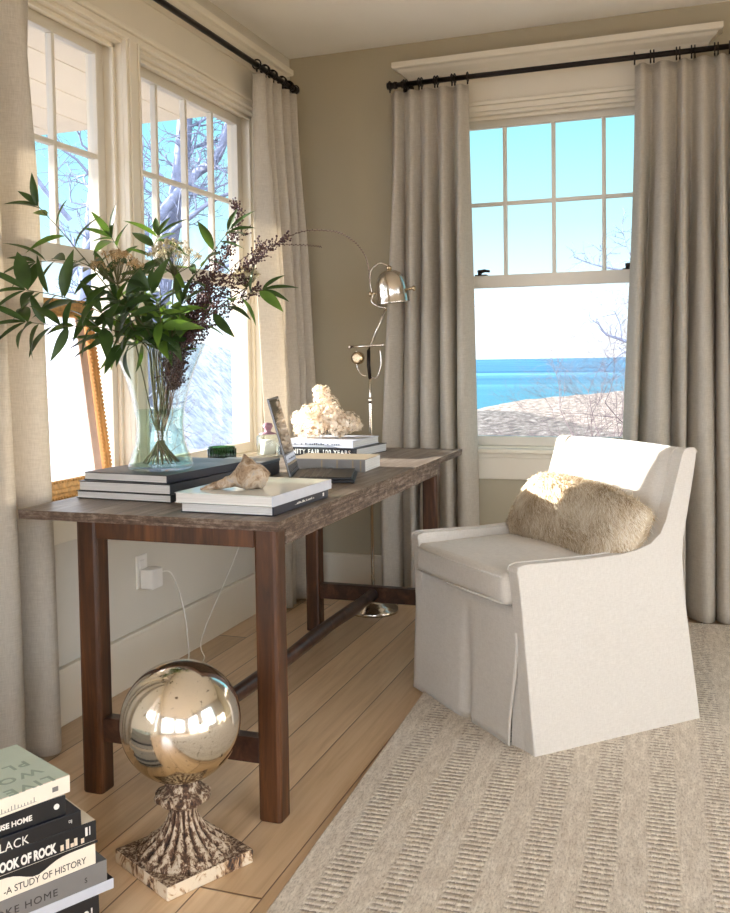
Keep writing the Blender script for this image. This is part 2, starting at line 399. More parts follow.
def obj(name, bm, mat, parent=None, smooth=False, off=None, matx=None, recalc=True, weld=False):
    if matx is not None: bmesh.ops.transform(bm, matrix=matx, verts=bm.verts)
    if off is not None: bmesh.ops.translate(bm, vec=-Vector(off), verts=bm.verts)
    if weld: bmesh.ops.remove_doubles(bm, verts=bm.verts, dist=1e-5)
    if recalc: bmesh.ops.recalc_face_normals(bm, faces=bm.faces)
    me = bpy.data.meshes.new(name); bm.to_mesh(me); bm.free()
    if smooth:
        for p in me.polygons: p.use_smooth = True
    for m in (mat if isinstance(mat, (list, tuple)) else [mat]): me.materials.append(M[m])
    o = bpy.data.objects.new(name, me); COL.objects.link(o)
    if parent: o.parent = parent
    return o
def tag(o, label, cat, group=None, kind=None):
    o['label'] = label; o['category'] = cat
    if group: o['group'] = group
    if kind: o['kind'] = kind
    return o
def thing(name, label, cat, loc=(0, 0, 0), rz=0, group=None):
    o = bpy.data.objects.new(name, None); COL.objects.link(o); o.location = loc; o.rotation_euler = (0, 0, rz); o.empty_display_size = .05
    return tag(o, label, cat, group)
def struct(o): o['kind'] = 'structure'; return o
def structe(name, loc=(0, 0, 0)):
    o = bpy.data.objects.new(name, None); COL.objects.link(o); o.location = loc; o['kind'] = 'structure'; return o
def modsub(o, lv=2):
    m = o.modifiers.new('sub', 'SUBSURF'); m.levels = lv; m.render_levels = lv; return o
def solid(o, th, offs=0):
    m = o.modifiers.new('sol', 'SOLIDIFY'); m.thickness = th; m.offset = offs; return o
DG = None
def letters(name, s, size, mat, parent, mtx, depth=.0004, sx=1.0, bold=0, spacing=1.0, right=False):
    cu = bpy.data.curves.new(name, 'FONT'); cu.body = s; cu.size = size; cu.extrude = depth; cu.align_x = 'LEFT'; cu.align_y = 'BOTTOM_BASELINE'; cu.offset = bold; cu.space_character = spacing
    cu.resolution_u = 3
    cu.align_x = 'RIGHT' if right else 'LEFT'
    to = bpy.data.objects.new(name + '_tmp', cu); COL.objects.link(to)
    bpy.context.view_layer.update()
    dg = bpy.context.evaluated_depsgraph_get()
    me = bpy.data.meshes.new_from_object(to.evaluated_get(dg)); me.name = name
    bpy.data.objects.remove(to); bpy.data.curves.remove(cu)
    me.materials.clear(); me.materials.append(M[mat])
    me.transform(Matrix.Diagonal((sx, 1, 1, 1))); me.transform(mtx)
    o = bpy.data.objects.new(name, me); COL.objects.link(o); o.parent = parent; return o
def basis(o, x, y):
    x = Vector(x).normalized(); y = Vector(y).normalized(); z = x.cross(y)
    m = Matrix.Identity(4)
    for i in range(3): m[i][0] = x[i]; m[i][1] = y[i]; m[i][2] = z[i]; m[i][3] = o[i]
    return m

# ------------------------------------------------------------------ room shell
RX, RY, RZ = 4.7, -7.2, 2.755       # right wall x, rear wall y, ceiling z
T = .16
def wall_with_holes(name, axis, pos, out, a0, a1, holes, mat, z1=RZ):
    """axis 'x': wall in plane x=pos spanning y a0..a1; out = outward thickness sign"""
    bm = bmesh.new()
    cuts = sorted(holes)
    p0, p1 = (pos, pos + out * T)
    def add(s0, s1, za, zb):
        if s1 - s0 < 1e-4 or zb - za < 1e-4: return
        if axis == 'x': bx(bm, min(p0, p1), s0, za, max(p0, p1), s1, zb)
        else: bx(bm, s0, min(p0, p1), za, s1, max(p0, p1), zb)
    cur = a0
    for (s0, s1, za, zb) in cuts:
        add(cur, s0, 0, z1); add(s0, s1, 0, za); add(s0, s1, zb, z1); cur = s1
    add(cur, a1, 0, z1)
    return struct(obj(name, bm, mat))
WZ0, WZ1 = .745, 2.385
LW = [(-2.58, -1.505, WZ0, WZ1), (-1.453, -.387, WZ0, WZ1)]
wall_with_holes('wall_left', 'x', 0, -1, RY, 0, [(-6.4, -5.3, .3, 2.4), (-4.9, -3.6, .745, 2.36)] + LW, 'wall_lit')
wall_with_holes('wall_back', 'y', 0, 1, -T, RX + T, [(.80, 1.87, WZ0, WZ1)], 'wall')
wall_with_holes('wall_right', 'x', RX, 1, RY, 0, [(-6.4, -4.6, .4, 2.45), (-3.8, -2.0, .4, 2.45)], 'wall_lit')
wall_with_holes('wall_rear', 'y', RY, -1, -T, RX + T, [(.5, 2.2, .4, 2.45), (2.7, 4.3, .4, 2.45)], 'wall_lit')
bm = bmesh.new(); bx(bm, -T, RY - T, -.12, RX + T, T, 0); struct(obj('floor', bm, 'floor'))
bm = bmesh.new(); bx(bm, -T, RY - T, RZ, RX + T, T, RZ + .12); struct(obj('ceiling', bm, 'ceiling'))
bm = bmesh.new(); bx(bm, 0, RY, 0, .016, 0, .19, .003); bx(bm, 0, RY, .18, .022, 0, .195, .003); struct(obj('baseboard_left', bm, 'trim'))
bm = bmesh.new(); bx(bm, .022, -.016, 0, RX, 0, .19, .003); bx(bm, .022, -.022, .18, RX, 0, .195, .003); struct(obj('baseboard_back', bm, 'trim'))

def window(idx, axis, s0, s1, sgn, cols=4, spacing=.243, locks=False, has_casing=True):
    """window in opening s0..s1; local builder maps (s, d, z): s along wall, d outward (positive = outside)"""
    root = structe('window_%d' % idx)
    def B(bm, s_0, s_1, d0, d1, z0, z1, bev=.002):
        if axis == 'x': bx(bm, min(-d0, -d1), s_0, z0, max(-d0, -d1), s_1, z1, bev, 1)
        else: bx(bm, s_0, min(d0, d1), z0, s_1, max(d0, d1), z1, bev, 1)
    # jamb liner
    bm = bmesh.new()
    B(bm, s0 - .001, s0 + .018, -.0, .16, WZ0, WZ1); B(bm, s1 - .018, s1 + .001, -.0, .16, WZ0, WZ1)
    B(bm, s0, s1, 0, .16, WZ1 - .018, WZ1); B(bm, s0, s1, .0, .18, WZ0, WZ0 + .02)
    B(bm, s0 + .018, s0 + .034, .03, .045, WZ0, WZ1); B(bm, s1 - .034, s1 - .018, .03, .045, WZ0, WZ1)
    B(bm, s0 + .018, s1 - .018, .03, .045, WZ1 - .034, WZ1 - .018)
    obj('jamb', bm, 'trim', root)
    a, b = s0 + .018, s1 - .018
    zr = 1.57
    # lower sash (inner)
    bm = bmesh.new(); d0, d1 = .045, .08
    B(bm, a, a + .045, d0, d1, WZ0 + .02, zr + .03); B(bm, b - .045, b, d0, d1, WZ0 + .02, zr + .03)
    B(bm, a + .045, b - .045, d0, d1, WZ0 + .02, WZ0 + .065); B(bm, a + .045, b - .045, d0, d1, zr - .03, zr + .03)
    ls = obj('lower_sash', bm, 'trim_cool', root)
    bm = bmesh.new(); B(bm, a + .045, b - .045, .060, .064, WZ0 + .065, zr - .03, 0); obj('lower_pane', bm, 'glass', ls)
    # upper sash (outer)
    bm = bmesh.new(); d0, d1 = .082, .117
    B(bm, a, a + .045, d0, d1, zr - .02, WZ1 - .018); B(bm, b - .045, b, d0, d1, zr - .02, WZ1 - .018)
    B(bm, a + .045, b - .045, d0, d1, WZ1 - .06, WZ1 - .018); B(bm, a + .045, b - .045, d0, d1, zr - .02, zr + .025)
    us = obj('upper_sash', bm, 'trim_cool', root)
    mid = (a + b) / 2; w = (b - a - .09) / cols; zb, zt = zr + .025, WZ1 - .06
    bm = bmesh.new()
    for k in range(1, cols):
        s = a + .045 + w * k; B(bm, s - .009, s + .009, .086, .113, zb, zt)
    zc = 1.953; B(bm, a + .045, b - .045, .087, .112, zc - .009, zc + .009)
    obj('muntin_grid', bm, 'trim_cool', us)
    bm = bmesh.new(); B(bm, a + .045, b - .045, .098, .102, zb, zt, 0); obj('upper_pane', bm, 'glass', us)
    if locks:
        for s in (a + .165, b - .165):
            bm = bmesh.new(); B(bm, s - .03, s + .03, .046, .078, zr + .03, zr + .036)
            p = [V(s - .005, .06, zr + .036), V(s - .01, .058, zr + .05), V(s + .02, .05, zr + .054), V(s + .045, .045, zr + .05)] if axis == 'y' else [V(-.06, s, zr + .036), V(-.05, s + .04, zr + .05)]
            tube(bm, p, [.012, .012, .008, .006], 8); obj('sash_lock', bm, 'black_metal', root)
    return root
w1 = window(1, 'x', LW[0][0], LW[0][1], -1)
w2 = window(2, 'x', LW[1][0], LW[1][1], -1)
w3 = window(3, 'y', .80, 1.87, 1, locks=True)
def casing(name, axis, spans, s_out0, s_out1, inner):
    """side casings given as spans, head casing, frieze, stool, apron as one trim object set"""
    bm = bmesh.new()
    def B(s_0, s_1, d0, d1, z0, z1, bev=.003):
        if axis == 'x': bx(bm, d0, s_0, z0, d1, s_1, z1, bev, 2)
        else: bx(bm, s_0, -d1, z0, s_1, -d0, z1, bev, 2)
    for (p, q) in spans:
        B(p, q, 0, .02, WZ0, WZ1 + .0); B(p + .012, p + .024, .02, .028, WZ0, WZ1); B(q - .024, q - .012, .02, .028, WZ0, WZ1)
        if q - p > .5: B((p + q) / 2 - .03, (p + q) / 2 + .03, .02, .03, WZ0, WZ1)
    B(s_out0, s_out1, 0, .022, WZ1 - .004, WZ1 + .022)
    B(s_out0 - .01, s_out1 + .01, 0, .034, WZ1 + .022, WZ1 + .042, .004)
    B(s_out0, s_out1, 0, .014, WZ1 + .042, 2.56)
    o = struct(obj(name, bm, 'trim'))
    bm = bmesh.new()
    B2 = B
    def C(s_0, s_1, d0, d1, z0, z1, bev=.004):
        if axis == 'x': bx(bm, d0, s_0, z0, d1, s_1, z1, bev, 2)
        else: bx(bm, s_0, -d1, z0, s_1, -d0, z1, bev, 2)
    C(s_out0 - .03, s_out1 + .03, -.03, .05, WZ0 - .012, WZ0 + .012, .006)
    C(s_out0 - .01, s_out1 + .01, 0, .018, WZ0 - .14, WZ0 - .012)
    C(s_out0 - .01, s_out1 + .01, 0, .026, WZ0 - .035, WZ0 - .012)
    return o, struct(obj(name.replace('1', '3').replace('2', '4'), bm, 'trim'))
casing('trim_1', 'x', [(-2.68, -2.58), (-1.525, -1.43), (-.387, -.29)], -2.68, -.29, None)
casing('trim_2', 'y', [(.70, .80), (1.87, 1.97)], .70, 1.97, None)
def crown(name, axis, s0, s1):
    prof = [(0, 2.575), (.012, 2.575), (.012, 2.592), (.02, 2.596), (.026, 2.606), (.030, 2.616), (.042, 2.626), (.056, 2.638), (.066, 2.652), (.082, 2.656), (.086, 2.662), (.086, 2.688), (0, 2.688)]
    prof = [(d, 2.545 + (z - 2.575) * .88) for d, z in prof]
    bm = bmesh.new(); A = []
    # mitred returns at both ends
    rings = []
    for (s, sg) in ((s0, -1), (s1, 1)):
        ring = []
        for d, z in prof:
            ss = s + sg * d
            ring.append(bm.verts.new((d, ss, z) if axis == 'x' else (ss, -d, z)))
        rings.append(ring)
    n = len(prof)
    for i in range(n - 1): bm.faces.new((rings[0][i], rings[0][i + 1], rings[1][i + 1], rings[1][i]))
    for (s, sg, ring) in ((s0, -1, rings[0]), (s1, 1, rings[1])):
        back = [bm.verts.new((0, s + sg * d, z) if axis == 'x' else (s + sg * d, 0, z)) for d, z in prof]
        for i in range(n - 1):
            try: bm.faces.new((ring[i], back[i], back[i + 1], ring[i + 1]))
            except ValueError: pass
    return struct(obj(name, bm, 'trim'))
crown('trim_5', 'x', -2.95, -.235)
crown('trim_6', 'y', .665, 2.01)
# simple windows of the unseen half of the room (frames and glass)
k = 4
for (ax, pos, s0, s1, z0, z1) in [('x', 0, -6.4, -5.3, .3, 2.4), ('x', 0, -4.9, -3.6, .745, 2.36), ('x', RX, -6.4, -4.6, .4, 2.45), ('x', RX, -3.8, -2.0, .4, 2.45), ('y', RY, .5, 2.2, .4, 2.45), ('y', RY, 2.7, 4.3, .4, 2.45)]:
    root = structe('window_%d' % k); k += 1
    bm = bmesh.new()
    out = {0: -1, RX: 1, RY: -1}[pos]
    def B(s_0, s_1, a_, b_, za, zb):
        q0, q1 = pos + out * a_, pos + out * b_
        if ax == 'x': bx(bm, min(q0, q1), s_0, za, max(q0, q1), s_1, zb)
        else: bx(bm, s_0, min(q0, q1), za, s_1, max(q0, q1), zb)
    B(s0, s0 + .05, -.02, .12, z0, z1); B(s1 - .05, s1, -.02, .12, z0, z1); B(s0, s1, -.02, .12, z0, z0 + .05); B(s0, s1, -.02, .12, z1 - .05, z1)
    m_ = (s0 + s1) / 2; B(m_ - .03, m_ + .03, .02, .09, z0, z1); B(s0, s1, .04, .07, 1.5, 1.55)
    obj('window_frame', bm, 'trim', root)

# ------------------------------------------------------------------ curtain rods and curtains
def rod(name, label, axis, s0, s1, d, z, ends=(1, 1), brackets=()):
    t = thing(name, label, 'curtain rod', (d, s0, z) if axis == 'x' else (s0, -d, z))
    def P(s, dd=d, zz=z): return V(dd, s, zz) if axis == 'x' else V(s, -dd, zz)
    o = t.location
    bm = bmesh.new(); tube(bm, [P(s0), P(s1)], .0125, 12); obj('rod', bm, 'black_metal', t, off=o)
    for s, sg, e in ((s0, -1, ends[0]), (s1, 1, ends[1])):
        if not e: continue
        bm = bmesh.new(); tube(bm, [P(s), P(s + sg * .012), P(s + sg * .02), P(s + sg * .035), P(s + sg * .05)], [.016, .019, .014, .019, .017], 12); obj('finial', bm, 'black_metal', t, off=o)
    for s in brackets:
        bm = bmesh.new(); tube(bm, [P(s, 0.014), P(s, .02)], .028, 14); tube(bm, [P(s, .02), P(s, d)], .008, 8); tube(bm, [P(s - .008), P(s + .008)], .019, 12); obj('bracket', bm, 'black_metal', t, off=o)
    return t
rod('curtain_rod', 'dark bronze curtain rod above the pair of left windows', 'x', -2.95, -.22, .11, 2.535, brackets=(-.26,))
rod('curtain_rod', 'dark bronze curtain rod above the sea-view window', 'y', .615, 2.3, .11, 2.525, ends=(1, 0), brackets=(.645,))

def smoothstep(x): x = max(0, min(1, x)); return x * x * (3 - 2 * x)
def curtain(label, axis, top, bot, d, ztop, folds, seed, amp=(.018, .05), flat=None, group=None):
    """folds: number of pleats; top/bot = (s0, s1)"""
    rr = random.Random(seed)
    s_mid = (top[0] + top[1]) / 2
    root = thing('curtain', label, 'curtain', (d, s_mid, 0) if axis == 'x' else (s_mid, -d, 0), 0, group)
    # cumulative fold widths with irregularity
    ws = [rr.uniform(.7, 1.4) for _ in range(folds)]; tot = sum(ws); cum = [0]
    for w in ws: cum.append(cum[-1] + w / tot)
    am = [rr.uniform(.6, 1.25) for _ in range(folds)]; ph = [rr.uniform(-.25, .25) for _ in range(folds)]
    NU, NZ = folds * 14, 48
    bm = bmesh.new(); grid = []
    for j in range(NZ + 1):
        tz = j / NZ; z = ztop * (1 - tz) + .012 * tz
        e = smoothstep(min(1, tz / .9)); row = []
        for i in range(NU + 1):
            u = i / NU
            k_ = 0
            while k_ < folds - 1 and u > cum[k_ + 1]: k_ += 1
            f = (u - cum[k_]) / (cum[k_ + 1] - cum[k_])
            a = amp[0] + (amp[1] - amp[0]) * smoothstep(tz / .35)
            a *= am[k_] if 0 < tz else 1
            sharp = 1 - smoothstep(tz / .12)
            w = math.cos(2 * PI * (f + ph[k_] * e * math.sin(PI * f)))
            w = w * (1 - .3 * sharp) + .3 * sharp * (1 if w > 0 else -1) * abs(w) ** .4
            lo = .25 * math.sin(3.1 * u * folds / 3 + seed + tz * 1.5) * e
            uu = u + .012 * math.sin(2 * PI * u * folds * .5 + seed) * e
            s = (top[0] + (top[1] - top[0]) * uu) * (1 - e) + (bot[0] + (bot[1] - bot[0]) * uu) * e
            dd = -a * w - lo * a
            s += -.35 * a * math.sin(2 * PI * f) * e * .8
            dd = max(dd, -(d - .045))
            row.append(bm.verts.new((dd, s - s_mid, z) if axis == 'x' else (s - s_mid, -dd, z)))
        grid.append(row)
    for j in range(NZ):
        for i in range(NU):
            f = bm.faces.new((grid[j][i], grid[j][i + 1], grid[j + 1][i + 1], grid[j + 1][i])); f.smooth = True
    p = obj('panel', bm, 'curtain', root); solid(p, .003)
    # rings round the rod, one per pleat edge
    src = None
    for k_ in range(folds + 1):
        u = cum[k_]; s = top[0] + (top[1] - top[0]) * u - s_mid
        for q in range(2 if 0 < k_ < folds else 1):
            if src is None:
                b = bmesh.new(); pts = [V(math.cos(2 * PI * i / 14) * .021, 0, math.sin(2 * PI * i / 14) * .021) for i in range(15)]
                if axis == 'y': pts = [V(0, p_.x, p_.z) for p_ in pts]
                tube(b, pts, .0032, 6, cap=False)
                tube(b, [V(0, 0, -.021), V(0, 0, -.034)], .004, 6)
                ro = obj('ring', b, 'black_metal', root); src = ro
            else:
                ro = src.copy(); COL.objects.link(ro); ro.parent = root
            so = s + q * .014
            ro.location = (0, so, ztop + .034) if axis == 'x' else (so, 0, ztop + .034)
    return root
curtain('pleated linen curtain at the frame edge, glowing beside the picture frame', 'x', (-2.95, -2.145), (-2.95, -2.068), .105, 2.495, 5, 3, amp=(.02, .075))
curtain('linen curtain in the corner, between the left windows and the lamp', 'x', (-.63, -.20), (-.50, -.06), .115, 2.50, 5, 11, amp=(.022, .05))
curtain('pleated linen curtain directly behind the reading lamp', 'y', (.580, .965), (.515, .985), .115, 2.49, 5, 5, amp=(.022, .05))
curtain('wide pleated linen curtain right of the sea view, behind the armchair', 'y', (1.725, 2.30), (1.645, 2.36), .115, 2.49, 7, 8, amp=(.024, .07))
# wood stop blocks on the left casings
# ------------------------------------------------------------------ desk
def desk():
    x0, x1, y0, y1, zt = .178, .985, -2.366, -.375, .785
    o = V(.6, -1.37, 0)
    t = thing('trestle_desk', 'long weathered dark wood desk with H stretcher under the left windows', 'desk', o)
    bm = bmesh.new(); rr = random.Random(4)
    # top of four planks, irregular edges
    nx = 5; ny = 40
    xs = [x0, x0 + .2, x0 + .4, x0 + .6, x1]
    NXs = [x0 + (x1 - x0) * i / 12 for i in range(13)]
    top = []; bot = []
    for j in range(ny + 1):
        y = y0 + (y1 - y0) * j / ny; r1 = []; r2 = []
        for i, x in enumerate(NXs):
            xx, yy = x, y
            if i == 12: xx += .004 * mnoise.noise(V(0, y * 9, 3))
            if j in (0,): yy += .005 * mnoise.noise(V(x * 12, 0, 3))
            zz = zt + .0012 * mnoise.noise(V(x * 9, y * 3, 0))
            r1.append(bm.verts.new((xx, yy, zz)))
            r2.append(bm.verts.new((xx - (.004 if i == 12 else 0), yy + (.003 if j == 0 else 0), zt - .026)))
        top.append(r1); bot.append(r2)
    for j in range(ny):
        for i in range(12):
            bm.faces.new((top[j][i], top[j][i + 1], top[j + 1][i + 1], top[j + 1][i])); bm.faces.new((bot[j][i], bot[j + 1][i], bot[j + 1][i + 1], bot[j][i + 1]))
    def side(a, b, mi=1):
        for k_ in range(len(a) - 1):
            f = bm.faces.new((a[k_], b[k_], b[k_ + 1], a[k_ + 1])); f.material_index = mi
    side(top[0], bot[0]); side(top[-1], bot[-1]); side([r[0] for r in top], [r[0] for r in bot]); side([r[-1] for r in top], [r[-1] for r in bot])
    obj('tabletop', bm, ['wood_top', 'wood_edge'], t, off=o)
    legs = [(.944, -2.333), (.402, -2.333), (.385, -.70), (.925, -.70)]
    for (lx, ly) in legs:
        bm = bmesh.new(); h = .0325
        prof = []
        ringz = [0, .004, .3, .6, .759]
        pts = []
        c = .010
        poly = [(-h, -h + c), (-h + c * .3, -h + c * .3), (-h + c, -h), (h - c, -h), (h - c * .3, -h + c * .3), (h, -h + c), (h, h - c), (h - c, h), (-h + c, h), (-h, h - c)]
        rings = []
        for z in ringz:
            sc = .96 if z == 0 else 1
            rings.append([bm.verts.new((lx + p[0] * sc + .001 * mnoise.noise(V(p[0] * 40, z * 5, lx)), ly + p[1] * sc, z)) for p in poly])
        for a_, b_ in zip(rings, rings[1:]):
            for k_ in range(len(poly)): bm.faces.new((a_[k_], a_[(k_ + 1) % len(poly)], b_[(k_ + 1) % len(poly)], b_[k_]))
        bm.faces.new(rings[0][::-1]); bm.faces.new(rings[-1]); obj('leg', bm, 'wood', t, off=o)
    for yy, xa, xb in ((-2.333, .434, .912), (-.70, .417, .893)):
        bm = bmesh.new(); bx(bm, xa, yy - .022, .145, xb, yy + .022, .212, .004); obj('end_stretcher', bm, 'wood_rail', t, off=o)
        bm = bmesh.new(); ya = yy - .030
        bx(bm, xa, ya, .714, xb, ya + .025, .759, .002); obj('end_apron', bm, 'wood', t, off=o)
    bm = bmesh.new()
    pts = [V(.668 - .005 * k_ / 12, -2.312 + 1.590 * k_ / 12, .182 + .004 * math.sin(k_)) for k_ in range(13)]
    tube(bm, pts, [.026 + .0015 * math.sin(k_ * 2.1) for k_ in range(13)], 10); obj('long_stretcher', bm, 'wood_rail', t, off=o)
    for xa, xb in ((.950, .9745), (.385, .41)):
        bm = bmesh.new(); bx(bm, xa, -2.30, .714, xb, -.733, .759, .002); obj('long_apron', bm, 'wood_edge', t, off=o)
desk()
ZT = .7862
# ------------------------------------------------------------------ books
def book(name, label, cx, cy, z, w, d, h, rz, cover='black', spine='x+', pagem='pages', group=None, top=None, hard=.0022, over=.003, spine_mat=None, joint=True):
    """w along local x, d along local y; spine side: 'x+','x-','y-','y+'"""
    t = thing(name, label, 'book', (cx, cy, z), rz, group)
    hw, hd = w / 2, d / 2
    ix0, ix1, iy0, iy1 = -hw + over, hw - over, -hd + over, hd - over
    if spine == 'x+': ix1 = hw - .003
    if spine == 'x-': ix0 = -hw + .003
    if spine == 'y-': iy0 = -hd + .003
    if spine == 'y+': iy1 = hd - .003
    bm = bmesh.new(); bx(bm, ix0, iy0, hard, ix1, iy1, h - hard); obj('pages', bm, pagem, t)
    bm = bmesh.new(); bx(bm, -hw, -hd, 0, hw, hd, hard, .0006, 1); bx(bm, -hw, -hd, h - hard, hw, hd, h, .0006, 1)
    obj('cover', bm, cover if not top else top, t)
    bm = bmesh.new(); q = hard * 1.2
    if spine == 'x+': bx(bm, hw - q, -hd, 0, hw + .0015, hd, h, .001, 2)
    if spine == 'x-': bx(bm, -hw - .0015, -hd, 0, -hw + q, hd, h, .001, 2)
    if spine == 'y-': bx(bm, -hw, -hd - .0015, 0, hw, -hd + q, h, .001, 2)
    if spine == 'y+': bx(bm, -hw, hd - q, 0, hw, hd + .0015, h, .001, 2)
    obj('spine', bm, spine_mat or cover, t)
    return t
D = math.radians
# pair under the shell
b = book('book', 'dark navy book under the mint-white book, beneath the conch shell', .803, -2.112, ZT, .280, .365, .026, D(-1.5), 'navy')
b['label'] = 'dark navy book lying under the white book with the shell on it'
bm = bmesh.new(); rr = random.Random(2)
for i in range(22):   # tiny illegible silver print on the spine
    y = -.05 + i * .006
    if rr.random() < .8: bx(bm, .1415, y, .011, .1419, y + .004, .011 + rr.choice((.004, .006)))
bx(bm, .1415, -.05, .011, .1419, .082, .0116); obj('spine_print', bm, 'white_ink', b)
bm = bmesh.new(); bx(bm, .1415, .14, .008, .1419, .15, .018); obj('spine_mark', bm, 'white_ink', b)
book('book', 'glossy white book with green board edges directly beneath the conch shell', .802, -2.118, ZT + .0263, .300, .375, .028, D(-2.5), 'green_edge', top='gloss_white', spine_mat='grey_light')
# stack of three under the vase
book('book', 'bottom book of the three black books under the vase', .392, -1.895, ZT, .345, .50, .023, D(-4), 'black', spine='x+')
book('book', 'middle book of the three black books under the vase', .395, -1.90, ZT + .0232, .335, .49, .030, D(-4), 'black', spine='x+', spine_mat='charcoal')
book('book', 'topmost black book, standing directly under the glass vase', .393, -1.89, ZT + .0534, .315, .47, .024, D(-6), 'black', spine='x+', spine_mat='navy', top='charcoal')
ZV = ZT + .0776
# pair under the hydrangea
b = book('book', 'black book lettered 100 YEARS below the pale book and dried blooms', .468, -.662, ZT, .385, .30, .036, D(-7), 'black', spine='y-')
letters('spine_title', 'VANITY FAIR 100 YEARS', .029, 'white_ink', b, basis((.165, -.1520, .008), (1, 0, 0), (0, 0, 1)), sx=.86, bold=.0004, spacing=1.22, right=True)
b = book('book', 'pale grey book on the black one, right under the dried blooms', .458, -.660, ZT + .0363, .34, .285, .030, D(-4), 'navy', spine='y-', spine_mat='grey_light', top='grey_light')
bm = bmesh.new(); rr = random.Random(5)
for i in range(26):
    x = -.14 + i * .0105
    if rr.random() < .75: bx(bm, x, -.1446, .010, x + .006, -.1438, .010 + rr.choice((.006, .009)))
bx(bm, -.14, -.1446, .010, .12, -.1438, .0108); obj('spine_print', bm, 'slate', b)
ZH = ZT + .0665
# grey-brown book behind the laptop
b = book('book', 'thick grey-brown book lying behind the laptop', .700, -1.235, ZT, .30, .20, .047, D(2), 'grey_cover', spine='y-', spine_mat='grey_cover', top='tan_cover')
for x in (.13, .10, .04, -.02):
    bm = bmesh.new(); bx(bm, x, -.1021, .004, x + .006, -.1012, .043); obj('spine_band', bm, 'tan_cover', b)
# dark box
t = thing('storage_box', 'dark slate lidded box behind the conch shell', 'box', (.452, -1.490, ZT), D(2))
bm = bmesh.new(); bx(bm, -.10, -.08, 0, .10, .08, .044, .002); obj('body', bm, 'charcoal', t)
bm = bmesh.new(); bx(bm, -.102, -.082, .044, .102, .082, .055, .002); obj('lid', bm, 'slate', t)

# floor stack (tall pile lower left), near right corner around (.80,-2.89)
FA = D(62)           # spine direction
e1 = V(math.cos(FA), math.sin(FA), 0)       # along spine, away from camera
e2 = V(-math.sin(FA), math.cos(FA), 0)      # away from spine towards the wall
def fbook(label, z, h, L, Wd, end, setb=0, da=0, **kw):
    """end = distance of the far spine end along e1 from reference point, setb = spine set back along e2"""
    ref = V(.786, -2.878, 0)
    a = FA + D(da); c = ref + e1 * (end - L / 2) + e2 * (setb + Wd / 2)
    # local x = across (spine at x+), local y = along spine; x+ must point to -e2
    return book('book', label, c.x, c.y, z, Wd, L, h, a - PI / 2, spine='x+', **kw)
z = 0.001
STACK = []
def ftext(b, s, size, y0, z0, Wd, mat, sx=1.0, bold=0, sp=1.0, name='spine_title', right=True):
    return letters(name, s, size, mat, b, basis((Wd / 2 + .0017, y0, z0), (0, 1, 0), (0, 0, 1)), sx=sx, bold=bold, spacing=sp, right=right)
b = fbook('black book with a white publisher mark, lowest of the floor pile', z, .064, .33, .26, .0, cover='black')
bm = bmesh.new(); lathe(bm, [(.006, 0), (.006, .0006)], 16); obj('spine_mark', bm, 'white_ink', b, matx=basis((.1315, .135, .034), (0, 1, 0), (0, 0, 1)))
bm = bmesh.new(); bx(bm, .1313, .146, .026, .1321, .149, .042); obj('spine_mark', bm, 'white_ink', b)
z += .0645
fbook('thin black-covered book with pale page block facing out, second from bottom of floor pile', z, .022, .32, .25, .035, cover='black', spine_mat='grey_light')
z += .0225
b = fbook('grey book lettered BESPOKE HOME in the floor pile', z, .046, .34, .27, .02, cover='grey_cover', top='slate')
ftext(b, 'BESPOKE HOME', .021, .060, .012, .27, 'dark_ink', sx=1.1, sp=1.15); ftext(b, 'S', .015, .125, .014, .27, 'dark_ink')
z += .0465
b = fbook('cream book lettered A STUDY OF HISTORY in the floor pile', z, .050, .30, .24, -.005, cover='cream_paper')
ftext(b, '-A STUDY OF HISTORY', .020, .128, .009, .24, 'dark_ink', sx=.86, sp=.98)
bm = bmesh.new(); pts = []
for i in range(25):
    y = -.155 + .31 * i / 24
    zz = .050 - (.006 + .0 * i) - .020 * math.exp(-((y - .02) / .035) ** 2)
    pts.append((y, zz))
vs1 = [bm.verts.new((.1218, y, z_)) for y, z_ in pts]; vs2 = [bm.verts.new((.1218, y, .0498)) for y, z_ in pts]
for i in range(24): bm.faces.new((vs1[i], vs1[i + 1], vs2[i + 1], vs2[i]))
ro_ = obj('jacket_art', bm, 'black', b); solid(ro_, .0005)
z += .0505
b = fbook('wide black book lettered BOOK OF ROCK in the floor pile', z, .042, .36, .28, -.002, cover='black', top='cream_paper')
ftext(b, 'THE BOOK OF ROCK', .027, .090, .006, .28, 'white_ink', sx=.62, bold=.0012)
bm = bmesh.new()
for i, (a_, b_) in enumerate([(.10, .012), (.112, .02), (.122, .008), (.13, .016), (.145, .01)]): bx(bm, .1415, a_, .004, .1422, a_ + .007, .004 + b_)
obj('jacket_art', bm, 'petal', b)
bm = bmesh.new(); bx(bm, .1415, .155, .016, .1422, .160, .034); bx(bm, .1415, .164, .016, .1422, .166, .034); obj('spine_mark', bm, 'white_ink', b)
z += .0425
b = fbook('thin black book lettered BLACK in the floor pile', z, .032, .32, .25, -.035, cover='black', top='navy')
ftext(b, 'BLACK', .026, .048, .003, .25, 'white_ink', sx=.9, sp=1.05); ftext(b, 'DJ', .008, .14, .014, .25, 'white_ink')
z += .0325
b = fbook('dark brown book lettered HOUSE HOME, second from top of floor pile', z, .040, .30, .25, -.065, setb=.006, cover='black', top='cream_paper')
ftext(b, 'HOUSE HOME', .015, .078, .012, .25, 'white_ink', bold=.0005)
bm = bmesh.new(); lathe(bm, [(.006, 0), (.006, .0006)], 16); obj('spine_mark', bm, 'white_ink', b, matx=basis((.1265, .13, .022), (0, 1, 0), (0, 0, 1)))
bm = bmesh.new(); bx(bm, .095, -.10, .0401, .118, .08, .0406); obj('cover_photo', bm, 'orange_print', b)
z += .0410
